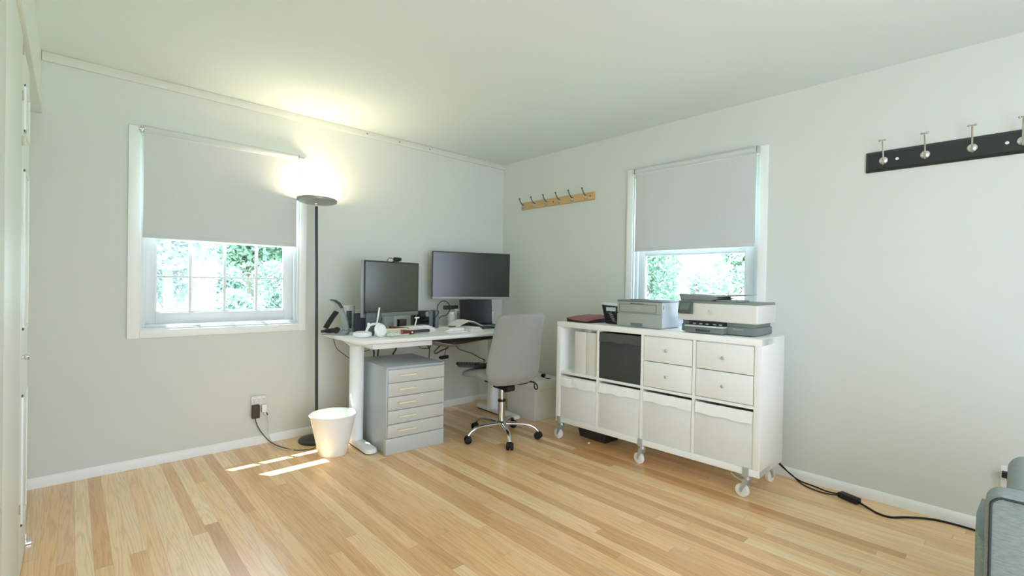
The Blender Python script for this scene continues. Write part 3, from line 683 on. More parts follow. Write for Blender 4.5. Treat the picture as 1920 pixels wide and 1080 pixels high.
# ------------------------------------------------------------------ office chair
ch = thing('office_chair', 'grey upholstered swivel chair with chrome star base at the desk', 'chair', (-.893, -1.02, 0), math.radians(-5))
def sup(w_, t_, n=28, e=2.6):
    P = []
    for k in range(n):
        a = 2*PI*k/n; c_, s_ = math.cos(a), math.sin(a)
        P.append((w_*math.copysign(abs(c_)**(2/e), c_), t_*math.copysign(abs(s_)**(2/e), s_)))
    return P
def lerp(tab, x):
    for (a, va), (b_, vb) in zip(tab, tab[1:]):
        if x <= b_: return va+(vb-va)*(x-a)/(b_-a)
    return tab[-1][1]
wt_ = [(0, .16), (.03, .205), (.08, .230), (.2, .252), (.4, .248), (.65, .228), (.85, .224), (.93, .226), (.97, .220), (.99, .205), (1, .18)]
yt_ = [(0, -.165), (.12, -.205), (.4, -.222), (.7, -.243), (.9, -.272), (1, -.300)]
tt_ = [(0, .010), (.03, .026), (.1, .036), (.6, .036), (.92, .032), (.97, .024), (.99, .015), (1, .004)]
rings = []
for k in range(41):
    f = k/40; w_ = lerp(wt_, f); y_ = lerp(yt_, f); t_ = lerp(tt_, f); z_ = .440+.525*f
    rings.append([(x, y_+yy+.055*(x/.22)**2, z_+.008*(1-(x/.22)**2)*(f > .9)) for x, yy in sup(w_, t_)])
MB().loft(rings).build('backrest', FABG, ch, sharp=60)
rings = []
for k in range(33):
    f = k/32; y_ = -.205+.46*f
    w_ = .238*min(1, .55+.45*math.sin(min(1, f*5)*PI/2))*(1 if f < .85 else math.sqrt(max(.02, 1-((f-.85)/.155)**2*.45)))
    t_ = .040*(min(1, .4+f*6))*(1 if f < .9 else math.sqrt(max(.01, 1-((f-.9)/.102)**2)))
    zc = .492-.018*max(0, (f-.6)/.4)**2
    rings.append([(x, y_, zc+zz+.016*(abs(x)/.24)**3*(f < .5)) for x, zz in sup(w_, max(t_, .003))])
MB().loft(rings).build('seat', FABG, ch, sharp=60)
MB().bb(-.10, .10, -.13, .10, .425, .452, .006).bb(-.055, .055, -.08, .05, .385, .43, .010).cyl((-.055, -.11, .405), (.02, -.11, .405), .028, n=18).build('tilt_mechanism', BLACKP, ch)
MB().tube([(.05, -.02, .425), (.14, -.08, .43), (.19, -.13, .432), (.205, -.15, .424)], .007, 8).tube([(.205, -.15, .424), (.196, -.155, .40), (.204, -.16, .378), (.224, -.16, .382), (.220, -.155, .41), (.205, -.15, .424)], .0055, 8).box((.10, -.12, .432), (.10, .03, .022), .006).build('adjustment_lever', BLACKP, ch)
MB().cyl((0, 0, .10), (0, 0, .285), .026, n=24).cyl((0, 0, .285), (0, 0, .41), .016, n=20).build('gas_column', CHROME, ch)
MB().cyl((0, 0, .280), (0, 0, .296), .030, n=24).build('column_ring', BLACKP, ch)
hubm = MB().lathe([(0, .085), (.034, .085), (.042, .095), (.042, .125), (.032, .135), (0, .135)], n=28).build('base_hub', CHROME, ch)
c5, s5 = math.cos(math.radians(5)), math.sin(math.radians(5))
for wx, wy in ((-1.182, -.963), (-1.041, -1.286), (-.684, -1.238), (-.642, -.887), (-.925, -.727)):
    dx, dy = wx+.893, wy+1.02
    ang = math.atan2(dy, dx)+math.radians(5); R_ = .285
    e_ = Vector((math.cos(ang), math.sin(ang), 0)); n_ = Vector((-e_.y, e_.x, 0))
    rg = []
    for r_, z_, hw, hh in ((.03, .112, .020, .013), (.10, .113, .019, .013), (.17, .112, .018, .012), (.22, .104, .0165, .0115), (.258, .086, .015, .012), (.278, .066, .014, .012), (.284, .058, .013, .010)):
        sl = 0 if r_ < .18 else (r_-.18)/.104
        dn = Vector((0, 0, 1))*(1-.7*sl)+e_*.9*sl; dn.normalize()
        rg.append([e_*r_+Vector((0, 0, z_))+n_*x+dn*y for x, y in sup(hw, hh, 14, 2.4)])
    lg_ = MB().loft(rg).build('base_leg', CHROME, ch)
    wc = e_*R_+Vector((0, 0, .028)); wd = Vector((math.cos(ang+1.2), math.sin(ang+1.2), 0))
    m = MB()
    for s_ in (-1, 1):
        m.lathe([(0, .0045), (.020, .005), (.028, .008), (.028, .020), (.022, .025), (0, .027)], wc, 22, axis=wd*s_)
    m.cyl(wc+Vector((0, 0, 0)), wc+Vector((0, 0, .034)), .010, n=12).ball(wc+Vector((0, 0, .008)), .022, (1, 1, .9), 8)
    m.build('caster', RUBBER, ch)
# keyboard on the seat
kb = thing('keyboard', 'black corded keyboard lying on the grey chair seat', 'keyboard', (-1.005, -.865, .537), math.radians(-28))
MB().box((0, 0, .012), (.33, .135, .018), .004, rot=(0, math.radians(3), 0)).build('keyboard_body', BLACKP, kb)
m = MB()
for r_ in range(5):
    for c_ in range(14): m.box((-.148+c_*.0226, -.046+r_*.0225, .0235-(-.148+c_*.0226)*.052), (.018, .018, .006), .0015, 1)
m.build('keycaps', BLACKG, kb)
kp = [Vector(p)-kb.location for p in [(-1.15, -.70, .735), (-1.12, -.715, .70), (-1.085, -.72, .665), (-1.03, -.72, .645), (-.96, -.725, .62), (-.90, -.74, .585), (-.86, -.77, .562), (-.90, -.80, .560)]]
kr = Euler((0, 0, math.radians(28))).to_matrix()
MB().tube([tuple(kr@p) for p in kp], .0038).build('cord', GCORD, kb)
cord('power_cable', 'short grey cord drooping from the desk edge beside the chair back', [(-.74, -.68, .765), (-.71, -.70, .735), (-.67, -.70, .722), (-.62, -.68, .726), (-.58, -.64, .745)], .004, GCORD)

# ------------------------------------------------------------------ monitors and laptop
def oriented(name, label, cat, a, b_, z):
    """thing at the mid of the plan segment a-b (left to right seen from the front), local x along it, local -y to the viewer"""
    ax, ay = a; bx, by = b_
    return thing(name, label, cat, ((ax+bx)/2, (ay+by)/2, z), math.atan2(by-ay, bx-ax)), math.hypot(bx-ax, by-ay)
mo, w = oriented('monitor', 'monitor with webcam on top and silver sides standing on the desk', 'monitor', (-1.7685, -.460), (-1.223, -.326), TZ)
zb, zt = .124, .549
MB().bb(-w/2, w/2, -.002, .030, zb, zt, .003).build('rear_shell', GREYP, mo)
MB().bb(-w/2+.004, w/2-.001, -.006, 0, zb+.002, zt-.001, .002).build('bezel', mat('bezel_dark', (44, 52, 52), .35), mo)
MB().bb(-w/2+.014, w/2-.012, -.0072, -.004, zb+.036, zt-.012).build('screen', SCREENL, mo)
MB().bb(-w/2+.004, w/2-.004, -.009, -.002, zb, zb+.030, .002).build('chin_strip', mat('chin_grey', (112, 122, 116), .4), mo)
MB().bb(-.05, .05, .03, .06, .0, .40, .004).build('stand_neck', mat('stand_grey', (150, 156, 152), .4), mo)
MB().bb(-.09, .09, .015, .10, 0, .010, .003).build('stand_base', DARKG, mo)
wc_ = thing('webcam', 'black clip-on webcam on the top edge of the left monitor', 'webcam', tuple(Vector(mo.location)+Vector((.02, -.005, zt))), mo.rotation_euler.z+.15)
MB().bb(-.030, .045, -.030, .004, .004, .034, .010).build('camera_body', BLACKP, wc_)
MB().cyl((.018, -.030, .019), (.018, -.036, .019), .012, n=20).build('lens', BLACKG, wc_)
MB().bb(-.02, .03, -.014, .014, -.012, .006, .003).tube([(-.03, .0, .02), (-.06, .01, .025), (-.075, .02, .0), (-.07, .03, -.03)], .003).build('clip', DARKG, wc_)
mb_, w = oriented('monitor', 'wide monitor with grey lower strip raised in the room corner behind the laptop', 'monitor', (-.982, -.167), (-.297, -.437), TZ)
zb, zt = 1.040-TZ, 1.468-TZ
MB().bb(-w/2, w/2, -.0, .032, zb, zt, .003).build('rear_shell', DARKG, mb_)
MB().bb(-w/2, w/2, -.006, .002, zb+.02, zt, .002).build('bezel', mat('bezel_dark', (44, 52, 52), .35), mb_)
MB().bb(-w/2+.006, w/2-.006, -.0075, -.004, zb+.024, zt-.010).build('screen', SCREEN, mb_)
MB().bb(-w/2, w/2, -.010, .002, zb, zb+.022, .002).build('lower_strip', mat('strip_grey', (150, 158, 152), .4), mb_)
text_part('badge', 'DELL', .014, MARK, mb_, (0, -.0102, zb+.011), (PI/2, 0, 0))
MB().bb(-.035, .035, .032, .07, .0, .46, .004).build('stand_neck', GREYP, mb_)
MB().loft([[(x, y, z) for x, y in rrect(-.043, .043, .03, .16, .02)] for z in (0, .010)]).build('stand_base', GREYP, mb_)
la, w = oriented('laptop', 'open black laptop on the desk below the raised wide monitor', 'laptop', (-.822, -.355), (-.478, -.430), TZ)
w = .325
MB().bb(-w/2, w/2, -.215, .0, .010, .026, .004).build('base_deck', DARKG, la)
MB().bb(-w/2+.02, w/2-.02, -.10, -.02, .0255, .028, .001).build('keys', BLACKP, la)
MB().bb(-.05, .05, -.205, -.14, .0255, .0275, .001).build('touchpad', GREYP, la)
lid = MB().box((0, .012, .135), (w, .008, .222), .003, rot=(math.radians(-7), 0, 0)).build('lid', BLACKP, la)
MB().box((0, .0075, .137), (w-.012, .002, .204), rot=(math.radians(-7), 0, 0)).build('screen', LSCREEN, lid)
MB().bb(-w/2+.01, -w/2+.03, -.2, -.18, 0, .011).bb(w/2-.03, w/2-.01, -.2, -.18, 0, .011).bb(-w/2+.01, -w/2+.03, -.03, -.01, 0, .011).bb(w/2-.03, w/2-.01, -.03, -.01, 0, .011).build('rubber_foot', RUBBER, la)

# ------------------------------------------------------------------ small things on the desk (desk top at TZ)
def dk(name, label, cat, x, y, rz=0., z=TZ, group=None): return thing(name, label, cat, (x, y, z), rz, group)
hp = dk('hole_punch', 'grey heavy-duty hole punch with arched lever at the left end of desk', 'hole punch', -1.905, -.33, math.radians(-38))
hp.scale = (1.05,)*3
MB().bb(-.085, .075, -.06, .055, 0, .014, .004).bb(.0, .085, -.055, .04, .012, .034, .006).build('base', GREYP, hp)
arch = [(-.055, .238), (-.035, .236), (-.005, .218), (.025, .180), (.045, .130), (.058, .08), (.064, .035)]
MB().loft([[(x-tk*.55+a, b_, z) for a, b_ in ((0, -.018), (tk, -.018), (tk, .018), (0, .018))] for (x, z), tk in zip(arch, (.008, .016, .026, .032, .034, .036, .040))]).build('lever_arm', mat('lever_grey', (150, 156, 154), .4), hp)
MB().loft([[(x+a, b_, z+c_) for a, b_, c_ in ((0, -.019, 0), (0, .019, 0), (.010, .019, .006), (.010, -.019, .006))] for x, z in ((-.048, .238), (-.02, .233), (.008, .213), (.03, .18))]).build('grip_pad', DARKG, hp)
MB().loft([[(x+a, b_, z+c_) for a, b_, c_ in ((-.015, -.012, .0), (-.015, .012, 0), (.015, .012, -.012), (.015, -.012, -.012))] for x, z in ((-.075, .05), (-.055, .085), (-.03, .125), (-.002, .165))]).build('punch_arm', BLACKP, hp)
MB().cyl((.012, -.058, .034), (.012, -.03, .034), .021, n=20).cyl((-.04, -.05, .026), (-.04, .04, .026), .016, n=16).bb(-.10, -.05, -.03, .04, .012, .036, .006).build('punch_head', BLACKP, hp)
cy = dk('pen_holder', 'tall pale speckled cylinder holder behind the hole punch', 'pen holder', -1.758, -.20)
MB().lathe([(0, 0), (.044, 0), (.046, .004), (.046, .196), (.048, .202), (.046, .205), (.043, .200), (.043, .01), (0, .008)], n=36).build('cup', CYLM, cy)
MB().bb(-.038, .004, -.047, -.040, .03, .165, .002).build('dark_photo_panel', mat('photo_dark', (62, 70, 62), .5, noise=.4, nscale=50), cy)
mg = dk('mug', 'dark glossy ribbed mug beside the pale speckled holder', 'mug', -1.712, -.30)
MB().lathe([(0, 0), (.040, 0), (.043, .004), (.046, .14), (.047, .146), (.043, .144), (.040, .01), (0, .008)], n=36).build('cup', MUGM, mg)
MB().tube([(.044, 0, .118), (.066, .004, .115), (.074, .005, .085), (.066, .004, .05), (.042, 0, .035)], .006, 10).build('handle', BLACKP, mg)
hs = dk('headset', 'white over-ear headphones lying on the desk front edge', 'headphones', -1.795, -.62, math.radians(-24))
MB().lathe([(.0, .012), (.034, .012), (.058, .008), (.064, .020), (.060, .034), (.045, .040), (.02, .036), (0, .034)], (-.045, 0, 0), 36).build('ear_cup', WHITEP, hs)
MB().lathe([(.02, -.004), (.050, -.002), (.058, .006), (.052, .014), (.02, .014)], (-.045, 0, .004), 36).build('ear_pad', mat('pad_white', (226, 228, 226), .6), hs)
MB().lathe([(0, -.022), (.036, -.02), (.048, -.008), (.048, .008), (.036, .02), (0, .022)], (.075, -.015, .049), 30, axis=(.6, -.75, .25)).build('ear_cup', WHITEP, hs)
MB().tube([(-.02, .03, .034), (.0, .035, .075), (.03, .03, .088), (.065, .015, .090), (.09, .0, .075)], .009, 10).build('headband', WHITEP, hs)
MB().bb(-.012, .006, .024, .040, .06, .098, .003).build('boom_hinge', WHITEP, hs)
pn = dk('stylus', 'white stylus leaning upright out of the desk clutter before the left monitor', 'stylus', -1.742, -.60)
MB().tube([(0, 0, .0), (.018, .004, .10), (.036, .008, .198)], .0055, 10).build('barrel', WHITEP, pn)
MB().cyl((.036, .008, .198), (.0372, .0082, .204), .0058, n=10).build('cap', IVORY, pn)
sp = dk('speaker', 'grey rounded speaker in front of the left monitor corner', 'speaker', -1.705, -.505)
MB().lathe([(0, 0), (.050, 0), (.055, .006), (.056, .150), (.052, .163), (.03, .168), (0, .168)], n=36).build('speaker_body', mat('speaker_grey', (84, 94, 98), .6, noise=.08, nscale=120), sp)
MB().lathe([(.03, .169), (.032, .171), (.02, .173), (0, .173)], n=24).build('top_button', DARKG, sp)
cb = dk('envelope_stack', 'stack of cream envelopes by the white headphones', 'envelopes', -1.615, -.618, math.radians(4))
for k in range(4): MB().box((.0+.004*k, .003*k, .0065+.013*k), (.24-.012*k, .082, .0115), .002, rot=(0, 0, .03*k)).build('envelope', CREAMP, cb)
gw = dk('crumpled_wrapper', 'small crumpled pale green wrapper at the desk front edge', 'wrapper', -1.640, -.685)
t = bmesh.new(); bmesh.ops.create_icosphere(t, subdivisions=3, radius=.034)
rg = random.Random(5)
for v in t.verts: v.co *= rg.uniform(.82, 1.1)
bmesh.ops.scale(t, vec=(1.55, .8, .5), verts=t.verts); zmin = min(v.co.z for v in t.verts); bmesh.ops.translate(t, vec=(0, 0, -zmin), verts=t.verts)
m = MB(); m._merge(t); m.build('wrapper_foil', GREENW, gw, sharp=10)
rp = dk('pouch', 'dark red pouch with copper rim beside the pale wrapper', 'pouch', -1.497, -.635, math.radians(3))
MB().cyl((-.055, 0, .022), (.045, .0, .016), .020, .014, n=20).build('pouch_body', REDV, rp)
MB().lathe([(.012, -.004), (.021, -.004), (.023, .003), (.020, .008), (.012, .008)], (-.058, 0, .022), 24, axis=(-1, 0, 0)).build('rim', COPPER, rp)
MB().ball((.03, -.014, .018), .007, n=7).build('snap_button', WHITEP, rp)
rs = tag(MB().loft([[(x, y, z+zz) for y, zz in ((0, 0), (.03, 0), (.03, .010), (0, .010))] for x, z in ((0, .052), (.07, .049), (.14, .040))]).build('red_strap', REDV, loc=(-1.615, -.60, TZ), rz=-.06), 'dark red strap lying over the cream envelopes', 'strap')
st = dk('slim_case', 'long black case lying across the papers near the desk front', 'case', -1.40, -.60, math.radians(4))
MB().bb(-.115, .115, -.018, .018, .008, .028, .005).build('case_body', mat('case_brown', (58, 48, 46), .45), st)
MB().bb(-.11, .10, -.022, .014, 0, .009, .003).build('grey_underside', GREYP, st)
for i, (x, y, a, zz, ww, dd, lab) in enumerate(((-1.36, -.475, .04, 0, .40, .13, 'flat pile of white paper in front of the left monitor'), (-1.085, -.60, -.06, 0, .20, .19, 'loose white papers in the middle of the desk front'), (-.905, -.615, .05, 0, .15, .20, 'white papers beside the laptop front corner'))):
    o = dk('paper_pile', lab, 'paper', x, y, a)
    for k in range(6 if i == 0 else 4): MB().box((random.uniform(-.01, .01), random.uniform(-.01, .01), .004+.008*k), (ww-.02*k, dd-.01*k, .0068), .001, 1, rot=(0, 0, random.uniform(-.12, .12))).build('sheet_bundle', PAPER, o)
cu = tag(MB().loft([[(x, y, z) for y, z in ((-.10, zz), (.10, zz+.004), (.10, zz+.006), (-.10, zz+.002))] for x, zz in ((-.11, 0.0), (-.07, .022), (-.02, .040), (.03, .040), (.08, .018), (.12, 0.0))]).build('curled_sheet', PAPER, loc=(-.90, -.55, TZ+.034), rz=-.15), 'curled white sheet arching over the papers left of the laptop', 'paper')
bp2 = tag(MB().bb(-.032, .032, -.006, .006, .0, .012, .003).build('pen', mat('stapler_brown', (92, 78, 56), .5), loc=(-1.075, -.61, TZ+.033), rz=.05), 'small brown pen stub on the white papers mid desk', 'pen')
dc = dk('docking_station', 'black docking station with grey ends behind the desk papers', 'docking station', -1.092, -.235, math.radians(-4))
MB().bb(-.115, .040, -.05, .05, 0, .150, .006).build('black_body', BLACKG, dc)
MB().bb(.010, .046, -.055, .05, 0.0, .148, .004).build('grey_band', mat('dock_blue_grey', (96, 108, 114), .4), dc)
MB().bb(.050, .070, -.05, .05, 0, .146, .004).build('inner_block', BLACKP, dc)
MB().bb(.070, .108, -.055, .05, 0, .152, .010).build('end_cap', mat('dock_grey', (122, 126, 128), .45), dc)
wa = dk('wand', 'white T-shaped wand leaning in front of the black docking station', 'wand', -1.342, -.47)
MB().tube([(-.005, 0, .0), (.012, .002, .06), (.026, .004, .108)], .005, 10).build('stem', WHITEP, wa)
MB().box((.026, .004, .110), (.045, .012, .012), .005).build('head', WHITEP, wa)
bk = dk('adapter_box', 'small black box on the papers left of the white wand', 'box', -1.415, -.40, .1)
MB().bb(-.03, .035, -.02, .02, 0, .098, .003).build('box_body', BLACKP, bk)
cl = dk('cable_loop', 'stiff black cable looping up behind the docking station', 'cable', -.96, -.30)
lp_ = []
for k in range(0, 17):
    a = math.radians(215-k*19.5); lp_.append((.070*math.cos(a)+.02, .004*k*.3, .165+.066*math.sin(a)))
MB().tube([(-.075, 0, .02), (-.07, 0, .09)]+lp_+[(-.03, .03, .06), (-.02, .04, .0)], .0042, 8).build('cable', mat('cable_black', (46, 48, 46), .45), cl)
wcp = dk('desk_bottle', 'white capped bottle behind the papers left of the laptop', 'bottle', -.829, -.26)
MB().lathe([(0, 0), (.032, 0), (.034, .004), (.034, .098), (.028, .108), (0, .108)], n=28).build('bottle_body', mat('bottle_white', (206, 212, 206), .5), wcp)
MB().lathe([(.024, .108), (.025, .110), (.024, .132), (0, .134)], n=24).build('cap', WHITEP, wcp)
rb = dk('picture_box', 'white box with a red printed picture behind the laptop', 'box', -.722, -.235, math.radians(-12))
MB().bb(-.05, .05, -.02, .02, 0, .155, .003).build('carton', BOXW, rb)
MB().bb(-.036, .045, -.0212, -.0195, .02, .135).build('printed_picture', mat('print_pink', (188, 168, 168), .5, noise=.25, nscale=45), rb)
MB().ball((.012, -.0205, .095), .018, (1, .08, .9), 8).build('red_spot', mat('print_red', (120, 34, 46), .5), rb)
ar = dk('monitor_arm_bar', 'dark grey horizontal bar behind the laptop top corner', 'bar', -.80, -.20)
MB().bb(-.075, .075, -.012, .012, .150, .186, .004).build('bar', DARKG, ar)
MB().cyl((.05, 0, 0), (.05, 0, .15), .012, n=14).cyl((.05, 0, 0), (.05, 0, .008), .035, n=18).build('post', GREYP, ar)
th = dk('folded_card', 'narrow white card standing at the right edge of the laptop', 'card', -.405, -.33, .2)
MB().bb(-.022, .022, -.004, .004, 0, .125, .001).build('card', PAPER, th)
MB().bb(.010, .016, -.0055, -.003, .01, .115).build('dark_stripe', DARKG, th)
bl = dk('cable_cluster', 'tangle of black cables under the left monitor', 'cables', -1.50, -.215)
m = MB()
for a, b_ in (((-.10, -.05), (.02, .10)), ((-.02, -.06), (.10, .13)), ((.06, -.05), (-.02, .12)), ((-.14, -.03), (-.10, .06))): m.tube([(a[0], a[1], .052), ((a[0]+b_[0])/2, -.03, .06), (b_[0], -.02, b_[1])], .006, 8)
m.build('cables', BLACKP, bl)
MB().box((-.10, -.02, .06), (.10, .05, .075), .015, rot=(0, .3, 0)).build('cable_box', BLACKP, bl)

# ------------------------------------------------------------------ cords by the right wall
pc = thing('power_brick', 'black power cord with inline brick along the right baseboard', 'cord', (-.118, -3.093, 0))
def rl(pts): return [(x+.118, y+3.093, z) for x, y, z in pts]
MB().box((0, 0, .017), (.045, .105, .030), .005, rot=(0, 0, math.radians(-22))).build('brick', BLACKP, pc)
MB().tube(rl([(-.137, -3.14, .014), (-.165, -3.19, .007), (-.198, -3.24, .005), (-.195, -3.29, .005), (-.132, -3.345, .005), (-.062, -3.43, .005), (-.040, -3.52, .005), (-.045, -3.66, .005), (-.03, -3.8, .005)]), .0055).build('cord', RUBBER, pc)
MB().tube(rl([(-.098, -3.045, .014), (-.088, -2.98, .006), (-.062, -2.91, .005), (-.040, -2.83, .005), (-.035, -2.77, .03), (-.05, -2.72, .08), (-.06, -2.66, .13)]), .0042).build('cord', RUBBER, pc)
MB().tube(rl([(-.112, -3.045, .012), (-.125, -2.975, .005), (-.105, -2.885, .005), (-.062, -2.83, .005), (-.03, -2.785, .02), (-.06, -2.73, .07), (-.055, -2.66, .12)]), .0038).build('cord', RUBBER, pc)
wo = thing('wall_outlet', 'white wall outlet plate low on the right wall by the armchair', 'outlet', (0, -3.714, .285))
MB().bb(-.006, 0, -.036, .036, -.058, .058, .003).build('plate', TRIM, wo)
for z in (-.02, .022):
    s_ = MB().cyl((-.006, 0, z), (-.008, 0, z), .016, n=20).build('socket', WHITEP, wo)
    MB().bb(-.0088, -.0078, -.007, -.005, z-.003, z+.007).bb(-.0088, -.0078, .005, .007, z-.003, z+.007).build('slots', BLACKP, s_)
bpg = thing('wall_plug', 'black plug in the wall outlet behind the armchair', 'plug', (-.0092, -3.698, .307))
MB().bb(-.034, 0, -.02, .016, -.014, .014, .004).build('plug_body', BLACKP, bpg)
MB().tube([(-.03, -.005, -.01), (-.035, -.012, -.05), (-.03, -.03, -.11), (-.03, -.05, -.18)], .005).build('cord', BLACKP, bpg)

# ------------------------------------------------------------------ sofa (only its near end is in view)
so = thing('armchair', 'grey fabric armchair with dark piping standing by the right wall', 'armchair', (-1.40, -3.668, 0))
def arm_profile(AT, i, r):
    # (y, z): rear edge at y=0, running back to y=-.80
    P = [(-i, .10+i)]+[(-r+(r-i)*math.cos(math.radians(k*15)), AT-r+(r-i)*math.sin(math.radians(k*15))) for k in range(7)]
    return P+[(-.72-r+r*.0-(r-i)*math.sin(math.radians(k*15)), AT-r+(r-i)*math.cos(math.radians(k*15))) for k in range(7)]+[(-.72-2*r+i, .10+i)]
for x0, x1, AT, dy in ((0, .09, .615, 0), (.50, .59, .575, -.045)):
    MB().loft([[(x, y+dy, z) for y, z in arm_profile(AT, i, .04)] for x, i in ((x0, .012), (x0+.004, .005), (x0+.014, 0), (x1-.014, 0), (x1-.004, .005), (x1, .012))]).build('arm', SOFAF, so, sharp=50)
MB().tube([(-.001, -.012, z) for z in (.11, .25, .40, .56)]+[(-.001, -.040+.028*math.cos(math.radians(k*15)), .575+.028*math.sin(math.radians(k*15))) for k in range(1, 7)]+[(-.001, y, .603) for y in (-.15, -.4, -.7)], .0036, 8).build('piping', PIPING, so)
def back_profile(i):
    return [(-.085+(.045-i)*math.cos(math.radians(k*15)), .612-.045+(.045-i)*math.sin(math.radians(k*15))) for k in range(7)]+[(-.22-(.03-i)*math.sin(math.radians(k*15)), .582+(.03-i)*math.cos(math.radians(k*15))) for k in range(7)]+[(-.25+i, .14), (-.04-i, .14)]
MB().loft([[(x, y, z) for y, z in back_profile(i)] for x, i in ((.088, .03), (.092, .012), (.10, .003), (.12, 0), (.50, 0), (.535, .004), (.555, .014), (.562, .03))]).build('backrest', SOFAF, so, sharp=60)
MB().bb(.085, .505, -.76, -.06, .12, .30, .02).build('seat_base', SOFAF, so)
MB().bb(.094, .498, -.79, -.24, .30, .43, .04, 4).build('seat_cushion', SOFAF, so, sharp=60)
MB().loft([[(x, y, z) for y, z in ((-.02, z0), (.0+b_, z0), (.0+b_, z1), (-.02, z1))] for x, b_, z0, z1 in ((.03, .006, .18, .46), (.05, .020, .16, .475), (.2, .024, .15, .48), (.42, .020, .16, .46), (.45, .006, .18, .45))]).build('rear_panel', SOFAF, so, sharp=60)
for x, y in ((.05, -.06), (.05, -.72), (.53, -.10), (.53, -.72)): MB().cyl((x, y, 0), (x, y, .115), .016, .024, n=14).build('leg', BLACKP, so)

# ------------------------------------------------------------------ outdoors (the room is one floor up)
struct(MB().bb(-40, 40, .6, 60, -3.4, -3.2).bb(.6, 50, -40, .6, -3.4, -3.2), 'ground', LAWN)
struct(MB().bb(-4.2, -.9, .3615, .4385, 2.0285, 2.1055, .004).bb(-4.2, -4.12, .16, .40, 2.03, 2.10).bb(-1.0, -.92, .16, .40, 2.03, 2.10), 'sun_blocker_beam', TRIM)  # unseen beam added outdoors to split the sun into two floor strips
def tree(label, x, y, zb, zt, rad, nleaf, mi, seed, gap=.0, lsz=.15):
    r_ = random.Random(seed)
    o = thing('tree', label, 'tree', (x, y, -3.2), 0, 'trees outside the windows')
    m = MB(); top = zt+3.2; mid = (zb+zt)/2+3.2
    m.tube([(0, 0, 0), (.08, .03, mid*.5), (.0, -.05, mid), (.05, .0, top*.9)], lambda f: .16-.12*f, 8)
    clumps = []
    for k in range(9):
        a = r_.uniform(0, 2*PI); rr_ = rad*r_.uniform(.3, .95); z = r_.uniform(zb, zt)+3.2
        c = Vector((rr_*math.cos(a), rr_*math.sin(a), z)); clumps.append((c, rad*r_.uniform(.32, .55)))
        m.tube([(0, 0, max(.5, z-rad*.8)), (c.x*.5, c.y*.5, z-rad*.25), tuple(c)], lambda f: .05-.035*f, 6)
    clumps.append((Vector((0, 0, mid)), rad*.6))
    m.build('trunk', BARK, o)
    bm_ = bmesh.new()
    for k in range(nleaf):
        c, cr = clumps[r_.randrange(len(clumps))]
        while True:
            v = Vector((r_.uniform(-1, 1), r_.uniform(-1, 1), r_.uniform(-1, 1)))
            if .25 < v.length < 1: break
        p = c+v*cr; s_ = lsz*r_.uniform(.6, 1.3)
        q = Euler((r_.uniform(-1, 1), r_.uniform(-1, 1), r_.uniform(0, 2*PI))).to_matrix()
        pts = [p+q@Vector(w_) for w_ in ((-s_, 0, 0), (-.1*s_, -.42*s_, .06*s_), (s_, 0, 0), (-.1*s_, .42*s_, .06*s_))]
        bm_.faces.new([bm_.verts.new(w_) for w_ in pts])
    m = MB(); m._merge(bm_); m.build('foliage', LEAF[mi], o)
    return o
tree('leafy green tree behind the upper left panes of the gridded window', -1.75, 9.6, .9, 3.6, 1.5, 13000, 0, 1, lsz=.10)
tree('leafy green tree behind the upper right panes of the gridded window', .95, 13.6, .6, 4.4, 2.0, 15000, 0, 2, lsz=.13)
tree('pale bushy tree behind the middle lower panes of the gridded window', -1.12, 6.2, -.6, 1.12, .72, 7000, 1, 3, lsz=.062)
tree('dusty green tree at the right edge of the gridded window', .35, 7.4, -.4, 1.75, .95, 8000, 1, 4, lsz=.07)
tree('tall mint green tree in the left half of the printer window', 9.2, 3.75, .2, 3.6, 1.5, 11000, 0, 5, lsz=.09)
tree('pale green tree in the right half of the printer window', 8.6, .75, .2, 3.2, 1.3, 9000, 1, 6, lsz=.085)
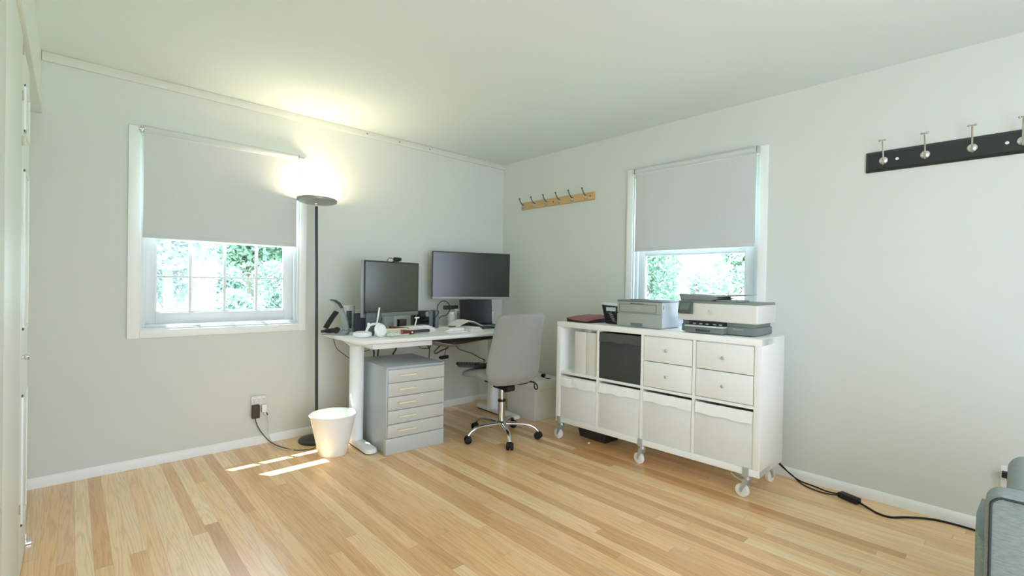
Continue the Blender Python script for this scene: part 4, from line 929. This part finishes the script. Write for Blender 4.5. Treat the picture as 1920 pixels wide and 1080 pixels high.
tree('low pale tree at the bottom of the printer window', 5.2, .35, -.6, 1.25, .75, 4200, 2, 8, lsz=.06)
def house(label, x, y, w_, d_, zw, zr, rz):
    o = thing('house', label, 'house', (x, y, -3.2), rz)
    MB().bb(-w_/2, w_/2, -d_/2, d_/2, 0, zw+3.2).build('house_wall', SIDING, o)
    zw_, zr_ = zw+3.2, zr+3.2
    MB().prism([(-d_/2-.4, zw_-.1), (0, zr_-.12), (d_/2+.4, zw_-.1), (d_/2+.4, zw_+.05), (0, zr_), (-d_/2-.4, zw_+.05)], -w_/2-.4, w_/2+.4, ax=0).build('roof', ROOFM, o)
    for xx in (-w_*.25, w_*.25): MB().bb(xx-.5, xx+.5, -d_/2-.03, -d_/2+.02, zw_-1.7, zw_-.5).build('house_window', mat('dark_glass', (150, 164, 176), .2), o)
house('neighbouring house with pale roof behind the lower left panes', -3.3, 19.5, 6.5, 6, -.85, .80, math.radians(8))
house('neighbouring house with pale roof behind the lower right panes', 3.2, 18.0, 3.4, 4.4, -.7, .55, math.radians(-12))
house('neighbouring pale house behind the trees of the printer window', 17, 3.5, 7, 6, -.2, 1.0, math.radians(92))

# ------------------------------------------------------------------ light
wd_ = bpy.data.worlds.new('world'); S.world = wd_; wd_.use_nodes = True
bg = wd_.node_tree.nodes['Background']; bg.inputs['Color'].default_value = (.85, .925, 1.14, 1); bg.inputs['Strength'].default_value = 5.2
sun = bpy.data.lights.new('sun', 'SUN'); sun.energy = 26.; sun.angle = math.radians(.25); sun.color = (1, .97, .90)
sob = bpy.data.objects.new('sun', sun); COL.objects.link(sob)
sob.rotation_euler = Vector((.67, -1, -2.336)).to_track_quat('-Z', 'Y').to_euler()

vs = S.view_settings; S.display_settings.display_device = 'sRGB'
vs.view_transform = 'Standard'; vs.look = 'None'; vs.exposure = .23; vs.gamma = 1.; vs.use_curve_mapping = False
S.cycles.max_bounces = 16; S.cycles.diffuse_bounces = 12; S.cycles.transparent_max_bounces = 12
S.cycles.use_denoising = True; S.cycles.sample_clamp_indirect = 6
